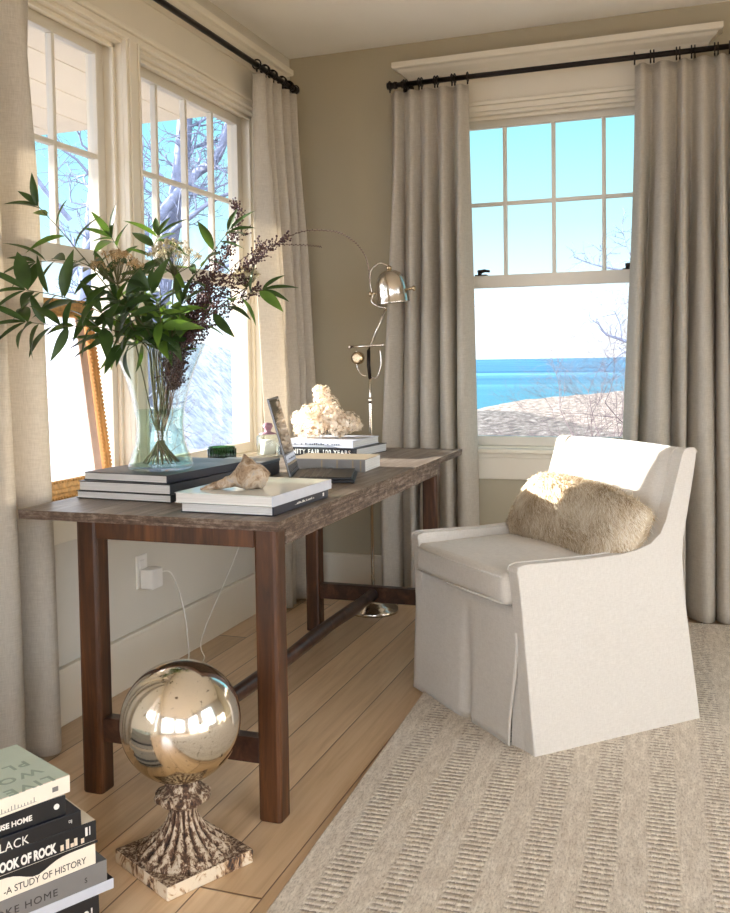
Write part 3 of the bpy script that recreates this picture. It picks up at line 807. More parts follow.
b = fbook('mint green book lettered LIVE, topmost of the floor pile', z, .036, .31, .235, -.06, cover='mint', spine_mat='cream_paper', da=4, over=.004)
zt_ = .0362
for i, s in enumerate(('LIVE', 'WORK', 'PLAY')):
    letters('cover_title', s, .040, 'mint_ink', b, basis((.092 - i * .055 - .0, .125, zt_), (0, -1, 0), (1, 0, 0)) @ Matrix.Identity(4), sx=1.15, bold=.001, spacing=1.25)
bm = bmesh.new(); rr = random.Random(9)
for i in range(34):
    y = -.15 + i * .0068; bx(bm, .1187, y, .006, .1194, y + .0015, .010 + rr.uniform(0, .008))
bx(bm, .1187, -.15, .006, .1194, .08, .0066); obj('spine_print', bm, 'grey_cover', b)
bm = bmesh.new(); bx(bm, .1187, .115, .012, .1194, .128, .022); obj('spine_mark', bm, 'grey_cover', b)

# ------------------------------------------------------------------ vase, cup, jar, shell, blooms, laptop
VC = V(.410, -1.985, ZV)
t = thing('glass_vase', 'tall flared clear glass vase holding the bouquet', 'vase', VC)
outer = [(.001, 0), (.090, 0), (.100, .006), (.101, .015), (.096, .03), (.087, .055), (.079, .08), (.075, .105), (.074, .13), (.075, .155), (.078, .185), (.085, .22), (.095, .26), (.108, .30), (.124, .34), (.138, .372), (.143, .385)]
inner = [(r - .0035, z_) for r, z_ in outer[3:]][::-1]
prof = outer + [(.144, .389), (.1405, .388)] + inner[1:] + [(.09, .014), (.001, .013)]
bm = bmesh.new(); lathe(bm, prof, 48); o_ = obj('vessel', bm, 'vase_glass', t)
bm = bmesh.new(); wp = [(.001, .0145), (.088, .0150), (.0965, .018), (.0915, .031), (.0825, .056), (.0745, .081), (.0705, .105), (.0695, .13), (.0705, .155), (.0735, .185), (.001, .186)]
lathe(bm, wp, 48); obj('water', bm, 'water', t)

t = thing('glass_tumbler', 'small ribbed green glass tumbler by the window', 'glass', (.236, -1.262, ZT))
bm = bmesh.new()
lathe(bm, [(.001, 0), (.040, 0), (.047, .006), (.051, .04), (.052, .078), (.049, .078), (.047, .04), (.042, .012), (.001, .012)], 60, mod=lambda r, z_, a: r * (1 + (.03 * math.cos(15 * a) if .004 < z_ < .07 else 0)))
gv_ = obj('vessel', bm, 'green_glass', t)
bm = bmesh.new()
for i in range(18):
    a = 2 * PI * i / 18; tube(bm, [V(.0485 * math.cos(a), .0485 * math.sin(a), .010), V(.0525 * math.cos(a), .0525 * math.sin(a), .040), V(.0535 * math.cos(a), .0535 * math.sin(a), .070)], .0036, 6)
gr_ = obj('fluting', bm, 'green_rib', gv_); gr_['kind'] = 'stuff'
t = thing('candle_jar', 'clear glass jar with white candle and mauve stopper', 'candle', (.245, -.86, ZT))
bm = bmesh.new(); lathe(bm, [(.001, 0), (.046, 0), (.050, .004), (.050, .085), (.040, .095), (.037, .095), (.046, .084), (.046, .008), (.001, .008)], 32); obj('vessel', bm, 'vase_glass', t)
bm = bmesh.new(); lathe(bm, [(.001, .009), (.033, .009), (.033, .07), (.001, .07)], 24); obj('candle', bm, 'wax', t)
bm = bmesh.new(); lathe(bm, [(.036, .0955), (.041, .098), (.020, .104), (.012, .108), (.016, .118), (.023, .130), (.018, .142), (.001, .146)], 20); obj('stopper', bm, 'mauve', t)

def shell():
    # whelk: axis along local +x from canal tip to spire, knobbed shoulder
    bm = bmesh.new(); rings = []; N, S = 46, 40
    for i in range(N + 1):
        u = i / N; x = u * .235
        if u < .42: r = .007 + .021 * (u / .42) ** 1.3
        elif u < .70: r = .028 + .044 * smoothstep((u - .42) / .28)
        elif u < .80: r = .072 - .006 * (u - .70) / .1
        else:
            q = (u - .80) / .2; r = .066 * (1 - q) ** .8 + .003 * math.sin(q * 18) * (1 - q)
        ring = []
        zc = -.008 * math.sin(u * PI) + .004 - .016 * max(0, (u - .78) / .22)
        for k_ in range(S):
            a = 2 * PI * k_ / S
            rr_ = r * (1 + .10 * math.cos(a - 1.2 - u * 5) * min(1, u * 3))
            kn = math.exp(-((u - .73) / .05) ** 2) * max(0, math.cos(4 * a - 5.6)) ** 2
            rr_ += .024 * kn + .005 * mnoise.noise(V(u * 9, math.cos(a) * 2, math.sin(a) * 2)) + .0025 * math.sin(u * 60 + a * 2) * (1 if u > .7 else .3)
            if math.sin(a) < 0 and .15 < u < .85: rr_ *= 1 - .52 * math.sin(a) ** 2 * math.sin((u - .15) / .7 * PI) ** .5
            ring.append(bm.verts.new((x, rr_ * math.cos(a) * .9, rr_ * math.sin(a) + zc)))
        rings.append(ring)
    for i in range(N):
        for k_ in range(S): bm.faces.new((rings[i][k_], rings[i][(k_ + 1) % S], rings[i + 1][(k_ + 1) % S], rings[i + 1][k_])).smooth = True
    bm.faces.new(rings[0][::-1]); bm.faces.new(rings[-1])
    o = obj('conch_shell', bm, 'shell')
    rot = Matrix.Rotation(D(24), 4, 'Z') @ Matrix.Rotation(D(-16), 4, 'Y')
    o.data.transform(Matrix.Diagonal((.84, .74, .74, 1))); o.data.transform(rot)
    zs = sorted(v.co.z for v in o.data.vertices); zq = zs[int(len(zs) * .09)]
    for v in o.data.vertices: v.co.z = max(v.co.z, zq)
    zs = [zq]; o.data.transform(Matrix.Translation((0, 0, -min(zs))))
    o.location = (.690, -2.235, ZT + .0263 + .0275)
    tag(o, 'grey-brown conch shell resting on the glossy white book', 'shell')
shell()

def floret(bm, c, n, r, mi=0):
    n = n.normalized(); a = n.orthogonal().normalized(); b_ = n.cross(a); ph = R.uniform(0, PI)
    cv = bm.verts.new(c)
    for k_ in range(4):
        t0 = ph + k_ * PI / 2
        d = a * math.cos(t0) + b_ * math.sin(t0); e = a * -math.sin(t0) + b_ * math.cos(t0)
        v1 = bm.verts.new(c + d * r * .6 + e * r * .42 + n * r * .25); v2 = bm.verts.new(c + d * r * 1.05 + n * r * .1 + n * R.uniform(0, r * .4)); v3 = bm.verts.new(c + d * r * .6 - e * r * .42 + n * r * .25)
        f = bm.faces.new((cv, v1, v2, v3)); f.smooth = True; f.material_index = mi
def hydrangea():
    base = V(.415, -.655, ZH)
    t = thing('dried_hydrangea', 'cream dried hydrangea bloom cluster lying on the pale grey book', 'dried flower', base)
    cl = [(0, 0, .075, .062), (-.07, -.01, .055, .055), (.075, 0, .06, .055), (-.115, .01, .075, .035), (.13, 0, .065, .042), (.02, .01, .13, .052), (.0, .0, .178, .036), (.055, -.02, .10, .045), (-.045, -.03, .10, .045), (-.01, -.05, .05, .05), (.09, -.04, .04, .038), (-.08, -.045, .035, .035), (.16, .01, .055, .025), (0, .06, .07, .05), (-.015, .0, .205, .026), (.015, 0, .198, .026)]
    bm = bmesh.new(); rr = random.Random(12)
    for (x, y, z_, r) in cl:
        c0 = V(x, y, z_ + .004)
        for i in range(int(260 * (r / .05) ** 2)):
            n = V(rr.gauss(0, 1), rr.gauss(0, 1), rr.gauss(0, 1)).normalized()
            p = c0 + n * r * rr.uniform(.72, 1.14)
            if p.z < .006: p.z = .006
            floret(bm, p, (n + V(0, 0, .2)), rr.uniform(.0055, .0095))
    obj('blossoms', bm, 'petal', t, recalc=False)
    bm = bmesh.new()
    for (x, y, z_, r) in cl[1:]: tube(bm, [V(0, 0, .02), V(x * .5, y * .5, z_ * .5 + .01), V(x, y, z_)], [.003, .002, .001], 5)
    obj('stems', bm, 'stem_brown', t)
hydrangea()

def laptop():
    t = thing('laptop', 'open laptop seen from the side, screen reflecting the dried blooms', 'laptop', (.712, -1.685, ZT), D(17.5))
    # local x: towards the user, local y: along the hinge
    w, dpt = .27, .215
    bm = bmesh.new(); bx(bm, 0, 0, 0, dpt, w, .010, .003); obj('sleeve', bm, 'black', t)
    bm = bmesh.new(); bx(bm, .0, .004, .0102, dpt - .008, w - .004, .020, .003); ba = obj('base', bm, 'black', t)
    bm = bmesh.new()
    for r_ in range(5):
        for c_ in range(12): bx(bm, .03 + r_ * .020, .02 + c_ * .022, .0201, .046 + r_ * .020, .038 + c_ * .022, .0212)
    obj('keyboard', bm, 'black', ba)
    mt = Matrix.Translation((.004, 0, .021)) @ Matrix.Rotation(D(-15), 4, 'Y')
    bm = bmesh.new(); bx(bm, -.006, .004, 0, 0, w - .004, .272, .002, mat=mt); ld = obj('lid', bm, 'grey_light_metal', t)
    bm = bmesh.new(); bx(bm, .0002, .012, .012, .0012, w - .012, .264, 0, mat=mt); obj('screen', bm, 'screen', ld)
M['grey_light_metal'] = plain('laptop_aluminium', (120, 118, 118), .3, .9, var=.03)
M['screen'] = plain('screen_glass', (14, 14, 18), .04, 0, var=.02, Specular_IOR_Level=.9)
laptop()

# ------------------------------------------------------------------ framed pane in the window
def frame():
    o = V(.05, -2.07, WZ0 + .013)
    t = thing('picture_frame', 'gilt ornate frame with pale see-through pane leaning on the window sill', 'picture frame', o)
    H, y0, y1 = .66, -.36, .345     # local y
    lean = Matrix.Rotation(D(-7), 4, 'Y')
    fw = .062
    def rail(a0, a1, b0, b1, name, m):
        bm = bmesh.new(); bx(bm, -.012, a0, b0, .010, a1, b1, .004, mat=lean)
        # beads along the outer and inner edges
        horizontal = (a1 - a0) > (b1 - b0)
        n = int(max(a1 - a0, b1 - b0) / .014)
        for i in range(n):
            q = (i + .5) / n
            for s_ in (.08, .9):
                if horizontal: c = V(.011, a0 + (a1 - a0) * q, b0 + (b1 - b0) * s_)
                else: c = V(.011, a0 + (a1 - a0) * s_, b0 + (b1 - b0) * q)
                bx(bm, c.x - .003, c.y - .0045, c.z - .0045, c.x + .003, c.y + .0045, c.z + .0045, .002, 1, mat=lean)
        if horizontal:
            bx(bm, .008, a0, b0 + .018, .018, a1, b0 + .036, .004, mat=lean)
        else: bx(bm, .008, a0 + .016, b0, .016, a1 - .018, b1, .004, mat=lean)
        obj(name, bm, m, t)
    rail(y0, y1, 0, fw, 'bottom_rail', 'gilt'); rail(y0, y1, H - fw, H, 'top_rail', 'gilt')
    rail(y1 - .040, y1, fw, H - fw, 'side_rail', 'gilt_light'); rail(y0, y0 + .045, fw, H - fw, 'side_rail', 'gilt_light')
    bm = bmesh.new(); bx(bm, -.004, y1 - .085, fw, .001, y1 - .045, H - fw, mat=lean); obj('liner', bm, 'liner', t)
    bm = bmesh.new(); bx(bm, -.006, y0 + .045, fw, -.004, y1 - .045, H - fw, mat=lean); obj('pane', bm, 'pane', t)
frame()

# ------------------------------------------------------------------ bouquet
BD = (VC - CAMLOC).dot(CF)           # camera distance of the vase axis, used to lay out the stems in space
def spline(pts, n=8):
    out = []
    P = [pts[0]] + pts + [pts[-1]]
    for i in range(1, len(P) - 2):
        for k_ in range(n):
            s = k_ / n; a, b_, c, d = P[i - 1], P[i], P[i + 1], P[i + 2]
            out.append(.5 * ((2 * b_) + (c - a) * s + (2 * a - 5 * b_ + 4 * c - d) * s * s + (3 * b_ - a - 3 * c + d) * s ** 3))
    out.append(pts[-1]); return out
def leaf(bm, base, d, n, L, W, mi=0, curl=.25):
    d = d.normalized(); s = d.cross(n).normalized(); n = s.cross(d).normalized()
    K = 7; A = []; 
    for i in range(K + 1):
        u = i / K; w = W * math.sin(PI * min(1, u * 1.02)) ** .8 * (1 - .35 * u) * .5
        c = base + d * L * u - n * curl * L * u * u
        A.append((bm.verts.new(c + s * w + n * w * .35), bm.verts.new(c), bm.verts.new(c - s * w + n * w * .35)))
    for i in range(K):
        for q in (0, 1):
            f = bm.faces.new((A[i][q], A[i][q + 1], A[i + 1][q + 1], A[i + 1][q])); f.smooth = True; f.material_index = mi
def inneck(k_):
    a = k_ * 2.4; r = .03
    return [V(VC.x + .055 * math.cos(a + 2.6), VC.y + .055 * math.sin(a + 2.6), ZV + .020), V(VC.x + .012 * math.cos(a), VC.y + .012 * math.sin(a), ZV + .12), V(VC.x + .05 * math.cos(a), VC.y + .05 * math.sin(a), ZV + .30)]
KN = [0]
def branch(pix, label, leaves, rr, Lr=(.065, .10), lit=.12):
    leaves = int(leaves * 1.5); Lr = (Lr[0] * 1.3, Lr[1] * 1.4)
    """pix: list of (u, v, extra depth)"""
    k_ = KN[0]; KN[0] += 1
    w = [at(u, v, BD + dd) for u, v, dd in pix]
    nk = inneck(k_)
    d0 = (w[0] - nk[1]); 
    nk[2] = nk[1] + V(d0.x, d0.y, 0).normalized() * .05 * min(1, V(d0.x, d0.y, 0).length / .1) + V(0, 0, .16)
    pts = spline(nk + w, 6)
    t = thing('leafy_branch', label, 'branch', nk[0], 0, 'leafy green branches in the vase')
    bm = bmesh.new(); n = len(pts); tube(bm, pts, [.0032 * (1 - .7 * i / n) for i in range(n)], 6); obj('stem', bm, 'pane_lead', t, off=nk[0])
    bm = bmesh.new(); i0 = 17
    for j in range(leaves):
        q = i0 + (n - 1 - i0) * (j + .5) / leaves; i = min(n - 2, int(q)); p = pts[i].lerp(pts[i + 1], q - i); d = (pts[i + 1] - pts[i]).normalized()
        ph = j * 2.4 + rr.uniform(-.4, .4); a = d.orthogonal().normalized(); b_ = d.cross(a)
        side = a * math.cos(ph) + b_ * math.sin(ph)
        dr = (d * rr.uniform(.25, .8) + side * 1.0 + V(0, 0, rr.uniform(-.45, .1)))
        nrm = (V(rr.uniform(-.5, .5), rr.uniform(-.9, .2), rr.uniform(.2, 1)))
        if abs(dr.normalized().dot(nrm.normalized())) > .95: nrm = V(0, -1, .2)
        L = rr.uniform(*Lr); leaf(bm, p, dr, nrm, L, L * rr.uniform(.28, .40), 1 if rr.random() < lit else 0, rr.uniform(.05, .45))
    for s_ in (-1, 0, 1):
        d = (pts[-1] - pts[-3]).normalized(); a = d.cross(V(0, -1, .3)).normalized()
        leaf(bm, pts[-1], d + a * .6 * s_ + V(0, 0, -.1), V(0, -.6, .8), rr.uniform(*Lr) * .9, .028, 0, .2)
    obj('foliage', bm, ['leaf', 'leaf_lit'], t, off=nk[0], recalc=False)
rb = random.Random(21)
branch([(150, 335, -.05), (118, 300, -.15), (92, 268, -.2), (62, 232, -.25), (38, 206, -.27)], 'leafy branch with its tip highest at the far left of the bouquet', 9, rb, (.06, .085))
branch([(146, 340, -.08), (108, 316, -.2), (66, 298, -.32), (26, 290, -.36)], 'leafy branch reaching left in front of the linen curtain', 12, rb, (.075, .105))
branch([(145, 345, -.08), (104, 328, -.22), (62, 326, -.34), (26, 322, -.38)], 'leafy branch drooping low on the left side of the bouquet', 12, rb, (.075, .105))
branch([(155, 330, 0), (138, 285, .03), (122, 255, .04), (112, 238, .03)], 'short leafy branch rising behind the tan flower head', 9, rb, (.06, .09))
branch([(160, 330, .02), (160, 290, .05), (152, 258, .06), (158, 236, .08)], 'leafy branch rising between the two flower heads', 12, rb, (.065, .1))
branch([(168, 330, .0), (185, 290, -.03), (205, 262, -.03), (228, 232, -.05)], 'leafy branch angled up right through the purple sprigs', 8, rb, (.065, .09))
branch([(178, 335, -.02), (205, 318, -.06), (235, 300, -.08), (262, 290, -.08)], 'sparse leafy branch reaching right towards the corner curtain', 7, rb, (.07, .095), .5)
branch([(152, 340, -.1), (135, 315, -.16), (118, 300, -.2)], 'dense leafy branch at the front left of the bouquet', 12, rb, (.07, .1))
branch([(160, 340, -.1), (160, 312, -.18), (150, 290, -.2)], 'dense leafy branch at the front centre of the bouquet', 14, rb, (.06, .09), .25)
branch([(150, 345, -.06), (128, 345, -.1), (108, 340, -.12)], 'leafy branch hanging over the left rim of the vase', 9, rb, (.07, .1), .3)
branch([(165, 350, -.05), (176, 330, -.1), (182, 305, -.12)], 'leafy branch low over the right rim of the vase', 9, rb, (.055, .08), .4)
branch([(152, 335, -.02), (118, 290, -.12), (80, 262, -.22), (36, 262, -.26)], 'leafy branch at the back left of the bouquet', 11, rb, (.07, .1))

def umbel(u, v, dd, r, label, mat, flat=.6):
    k_ = KN[0]; KN[0] += 1
    c = at(u, v, BD + dd); nk = inneck(k_); pts = spline(nk + [c.lerp(nk[2], .4), c - V(0, 0, r * .9)], 6)
    t = thing('umbel_flower', label, 'flower', nk[0], 0)
    bm = bmesh.new(); tube(bm, pts, .0022, 6)
    rr = random.Random(int(u)); fl = bmesh.new(); b0 = pts[-1]
    for i in range(60):
        a = rr.uniform(0, 2 * PI); q = math.sqrt(rr.random()); d = V(math.cos(a) * q, math.sin(a) * q, 0)
        e = c + V(d.x * r, d.y * r, r * flat * (1 - q * q) - .2 * r + rr.uniform(-.1, .1) * r)
        tube(bm, [b0, b0.lerp(e, .6) + V(0, 0, -.1 * r), e], .0007, 4, cap=False)
        for j in range(16):
            n = V(rr.gauss(0, 1), rr.gauss(0, 1), rr.gauss(0, 1) + .6).normalized(); floret(fl, e + n * rr.uniform(.003, .010), n, .0030)
    obj('stem', bm, 'pane_lead', t, off=nk[0]); obj('flower_head', fl, mat, t, off=nk[0], recalc=False)
umbel(117, 262, -.26, .072, 'tan umbel flower head left of centre in the bouquet', 'umbel_brown')
umbel(174, 252, -.16, .076, 'cream umbel flower head at the top centre of the bouquet', 'umbel')
umbel(246, 275, .05, .045, 'small pale umbel among the purple sprigs', 'umbel')

def sprig(pix, label, rr, dens=1.0, group='purple beaded sprigs in the vase', side=True):
    k_ = KN[0]; KN[0] += 1
    w = [at(u, v, BD + dd) for u, v, dd in pix]; nk = inneck(k_)
    d0 = (w[0] - nk[1]); nk[2] = nk[1] + V(d0.x, d0.y, 0).normalized() * .05 + V(0, 0, .16)
    pts = spline(nk + w, 8)
    t = thing('beaded_sprig', label, 'sprig', nk[0], 0, group)
    bm = bmesh.new(); n = len(pts); tube(bm, pts, [.002 * (1 - .75 * i / n) for i in range(n)], 5)
    bb = bmesh.new()
    def bead(p, r):
        b_ = bmesh.new(); bmesh.ops.create_icosphere(b_, subdivisions=1, radius=r); bmesh.ops.translate(b_, verts=b_.verts, vec=p)
        for f in b_.faces: f.smooth = True
        merge(bb, b_)
    for i in range(14, n - 1):
        u = (i - 14) / (n - 15)
        if side and u < .93:
            for q in range(int(2.9 * dens + rr.random())):
                d = (pts[i + 1] - pts[i]).normalized(); o_ = V(rr.gauss(0, 1), rr.gauss(0, 1), rr.gauss(0, 1)); o_ = (o_ - d * o_.dot(d)).normalized()
                L = rr.uniform(.02, .055) * (1 - .5 * u); e = pts[i] + (d * .9 + o_ * .7) * L; m_ = pts[i].lerp(e, .5) + V(0, 0, .003)
                tube(bm, [pts[i], m_, e], .0007, 4, cap=False)
                nb = int(L / .007)
                for j in range(1, nb + 1): bead(pts[i].lerp(e, j / nb) + V(rr.uniform(-1, 1), rr.uniform(-1, 1), rr.uniform(-1, 1)) * .0025, rr.uniform(.0022, .0044))
        else:
            bead(pts[i] + V(0, 0, .002), .002); bead(pts[i].lerp(pts[i + 1], .5) - V(0, 0, .002), .0017)
    obj('stem', bm, 'stem_brown', t, off=nk[0]); obj('beads', bb, 'berry', t, off=nk[0])
rs = random.Random(33)
sprig([(175, 345, 0), (200, 310, 0), (235, 285, .02), (268, 250, .04), (290, 234, .05)], 'beaded sprig sweeping right towards the corner curtain', rs, 1.5)
sprig([(178, 340, .03), (205, 290, .05), (228, 250, .08), (238, 215, .08), (234, 206, .08)], 'beaded sprig rising against the right window', rs, 1.4)
sprig([(176, 350, -.04), (195, 320, -.06), (215, 290, -.08), (250, 262, -.05), (262, 240, -.05)], 'beaded sprig in front, leaning up right', rs, 1.5)
sprig([(176, 355, -.02), (190, 330, -.05), (200, 300, -.06), (225, 268, -.06)], 'short dense beaded sprig over the vase rim', rs, 1.6)
sprig([(174, 360, .0), (182, 335, -.02), (188, 305, -.02), (200, 275, .0), (240, 225, .03)], 'beaded sprig crossing the cream flower head', rs, 1.5)
sprig([(180, 360, .04), (205, 330, .05), (240, 300, .06), (262, 285, .06)], 'low beaded sprig leaning right behind the leaves', rs, 1.4)
sprig([(172, 370, -.05), (185, 345, -.08), (200, 325, -.1), (222, 300, -.1)], 'lowest beaded sprig at the front of the vase', rs, 1.5)
sprig([(176, 345, .06), (198, 300, .1), (218, 262, .12), (252, 224, .12)], 'beaded sprig at the back, tip beside the window casing', rs, 1.4)
sprig([(178, 340, .06), (230, 280, .08), (290, 236, .1), (330, 231, .12), (352, 240, .14), (366, 258, .14), (370, 282, .14)], 'long thin beaded sprig arching down beside the lamp shade', rs, .0, side=False)
sprig([(178, 340, .05), (225, 275, .08), (262, 248, .08), (300, 245, .1), (322, 247, .1)], 'long thin beaded sprig reaching right of the bouquet', rs, .3, side=False)

# ------------------------------------------------------------------ floor lamp
def lamp():
    B0 = V(.535, -.345, 0)
    t = thing('floor_lamp', 'brushed nickel adjustable floor lamp in the corner behind the desk', 'floor lamp', B0)
    P = lambda u, v: ony(u, v, -.345)
    bm = bmesh.new(); lathe(bm, [(.001, 0), (.118, 0), (.120, .006), (.118, .018), (.104, .022), (.102, .032), (.086, .040), (.080, .050), (.055, .062), (.030, .074), (.018, .086), (.012, .100), (.001, .100)], 40, c=B0); obj('base', bm, 'chrome', t, off=B0)
    top = P(367, 372)
    bm = bmesh.new(); tube(bm, [B0 + V(0, 0, .07), V(B0.x, B0.y, 1.0), V(B0.x, B0.y, 1.02), V(B0.x, B0.y, top.z)], [.0085, .0085, .006, .006], 12)
    tube(bm, [V(B0.x, B0.y, .99), V(B0.x, B0.y, 1.02)], .011, 12); obj('pole', bm, 'chrome', t, off=B0)
    pj = V(B0.x, B0.y, top.z)
    j1 = P(366, 350) ; j1.x = B0.x - .005
    bm = bmesh.new(); tube(bm, [pj - V(0, 0, .03), pj + V(-.006, 0, .03), j1 + V(0, 0, 0)], .009, 8); obj('knuckle', bm, 'black_metal', t, off=B0)
    a, b = P(350, 347), P(383, 345)
    bm = bmesh.new(); tube(bm, [a, b], .006, 8); tube(bm, [a - V(.006, 0, 0), a + V(.004, 0, 0)], .009, 8); tube(bm, [b - V(.004, 0, 0), b + V(.006, 0, 0)], .009, 8); obj('cross_bar', bm, 'chrome', t, off=B0)
    c = P(358, 358)
    bm = bmesh.new(); tube(bm, [c + V(0, -.02, 0), c + V(0, -.012, 0), c + V(0, .012, 0), c + V(0, .02, 0)], [.018, .030, .030, .018], 20); obj('counterweight', bm, 'brass', t, off=B0)
    h0 = P(386, 308)
    bm = bmesh.new(); tube(bm, [j1, h0], .0055, 8); obj('arm', bm, 'chrome', t, off=B0)
    # shade: dome opening down, slightly tilted
    sc = P(393.5, 303); m = Matrix.Translation(sc) @ Matrix.Rotation(D(-5), 4, 'Y') @ Matrix.Rotation(D(6), 4, 'X')
    prof = [(.078, 0), (.080, .006), (.078, .01), (.076, .05), (.073, .085), (.064, .115), (.048, .138), (.026, .151), (.012, .155), (.001, .156)]
    inn = [(.001, .152), (.024, .147), (.045, .134), (.060, .112), (.069, .084), (.072, .05), (.074, .004)]
    bm = bmesh.new(); lathe(bm, prof + inn, 40, closed=False)
    o_ = obj('shade', bm, 'chrome', t, matx=m, off=B0)
    bm = bmesh.new(); lathe(bm, [(.012, .155), (.013, .165), (.009, .172), (.001, .175)], 16); obj('shade_cap', bm, 'brass', o_, matx=m, off=B0)
    for sg in (-1, 1):
        bm = bmesh.new(); tube(bm, [V(sg * .076, 0, .055), V(sg * .098, 0, .055)], .006, 8); tube(bm, [V(sg * .098, 0, .055), V(sg * .104, 0, .055), V(sg * .112, 0, .055)], [.006, .013, .011], 12); obj('shade_knob', bm, 'brass', o_, matx=m, off=B0)
    # yoke from left knob under the shade to the arm
    k1 = m @ V(-.092, 0, .055)
    bm = bmesh.new(); tube(bm, spline([k1, m @ V(-.1, -.01, .02), m @ V(-.070, -.015, -.006), h0 + V(0, 0, -.0), ], 6), .006, 8)
    obj('yoke', bm, 'chrome', t, off=B0)
    bm = bmesh.new(); tube(bm, spline([m @ V(0, 0, .172), m @ V(-.04, .0, .19), m @ V(-.085, 0, .165), m @ V(-.1, 0, .11), m @ V(-.098, 0, .06)], 8), .0028, 6); obj('cord', bm, 'chrome', t, off=B0)
    bm = bmesh.new()
    tube(bm, spline([P(380, 350), P(381, 365), P(377, 377), P(371, 376), P(368, 366)], 8), .003, 6)
    obj('cord', bm, 'chrome', t, off=B0); bm = bmesh.new()
    tube(bm, spline([P(356, 350), P(357, 366), P(361, 374), P(366, 376)], 8), .003, 6); obj('cord', bm, 'chrome', t, off=B0)
    bm = bmesh.new(); bmesh.ops.create_uvsphere(bm, u_segments=16, v_segments=10, radius=.028, matrix=m @ Matrix.Translation((0, 0, .05))); obj('bulb', bm, 'wax', t, off=B0, smooth=True)
lamp()

# ------------------------------------------------------------------ pedestal and gazing ball
def pedestal():
    c = V(.832, -2.605, 0); t = thing('finial_pedestal', 'chipped cream and rust iron pedestal on a square foot, under the silver ball', 'pedestal', c, D(-27.2))
    bm = bmesh.new(); bx(bm, -.118, -.118, 0, .118, .118, .034, .004); 
    for f in bm.faces:
        if abs(f.normal.z) < .5 and f.calc_center_median().z < .0325: f.material_index = 1
    obj('plinth', bm, ['rust', 'peel'], t)
    bm = bmesh.new()
    def mod(r, z_, a):
        k_ = max(0, min(1, (z_ - .040) / .01)) * max(0, min(1, (.128 - z_) / .015))
        return r * (1 + .10 * k_ * (abs(math.cos(9 * a)) * 2 - 1.2))
    prof = [(.001, .034), (.112, .0341), (.110, .040), (.098, .046), (.092, .052), (.078, .062), (.060, .075), (.046, .092), (.037, .11), (.033, .128), (.034, .14), (.036, .148), (.001, .148)]
    lathe(bm, prof, 120, mod=mod); obj('fluted_stem', bm, 'rust', t)
    bm = bmesh.new()
    lathe(bm, [(.001, .148), (.036, .148), (.050, .152), (.060, .160), (.062, .168), (.056, .176), (.044, .182), (.038, .190), (.042, .197), (.040, .2035), (.001, .2015)], 96, mod=lambda r, z_, a: r * (1 + (.10 * abs(math.cos(5 * a)) if .15 < z_ < .18 else 0)))
    obj('leaf_collar', bm, 'rust', t)
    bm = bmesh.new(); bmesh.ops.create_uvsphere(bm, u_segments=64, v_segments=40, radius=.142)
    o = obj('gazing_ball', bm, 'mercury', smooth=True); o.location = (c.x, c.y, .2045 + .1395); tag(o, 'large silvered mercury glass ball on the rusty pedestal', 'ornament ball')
pedestal()

# ------------------------------------------------------------------ outlet, adapter, cables
op = onx(141, 571, .0)
t = thing('wall_outlet', 'white electrical outlet plate on the wall below the left window', 'outlet', (0, op.y, op.z))
bm = bmesh.new(); bx(bm, 0, -.037, -.062, .005, .037, .062, .002); pl_ = obj('plate', bm, 'white_plastic', t)
bm = bmesh.new(); bx(bm, .005, -.017, .008, .0075, .017, .042, .002); bx(bm, .005, -.017, -.042, .0075, .017, -.008, .002); obj('socket', bm, 'white_plastic', pl_)
t = thing('power_adapter', 'white plug adapter in the wall outlet', 'power adapter', (.0085, op.y + .008, op.z - .025))
bm = bmesh.new(); bx(bm, 0, -.03, -.04, .055, .045, .035, .006, 3); obj('body', bm, 'white_plastic', t)
bm = bmesh.new(); tube(bm, [V(.035, .045, .01), V(.035, .06, .01)], .006, 8); obj('plug', bm, 'white_plastic', t)
ap = V(.0085 + .035, op.y + .068, op.z - .015)
bm = bmesh.new(); tube(bm, spline([ap + V(0, .002, 0), ap + V(.02, .05, -.02), ap + V(.05, .08, -.16), ap + V(.08, .06, -.32), V(ap.x + .10, ap.y + .02, .006), V(ap.x + .25, ap.y - .05, .006)], 8), .0028, 6); tag(obj('charging_cable', bm, 'cable'), 'thin white cable hanging from the plug adapter', 'cable')
bm = bmesh.new(); a = onx(233, 552, .06); bb_ = onx(207, 636, .12)
tube(bm, spline([V(.20, a.y + .05, .78 - .06), V(.08, a.y, a.z), V(.10, bb_.y, bb_.z), V(.13, bb_.y - .05, .006), V(.15, bb_.y - .3, .006)], 8), .002, 6); tag(obj('charging_cable', bm, 'cable'), 'thin white cable drooping from behind the desk to the floor', 'cable')

# ------------------------------------------------------------------ rug
ra = D(1.8)
bm = bmesh.new(); bx(bm, 0, -4.2, 0, 3.1, .60, .012, .004)
# cut the far edge just short of the wall
o = obj('area_rug', bm, 'rug'); o.location = (1.052, -.80, .0005); o.rotation_euler = (0, 0, ra); tag(o, 'large woven oatmeal striped wool rug under the armchair', 'rug')

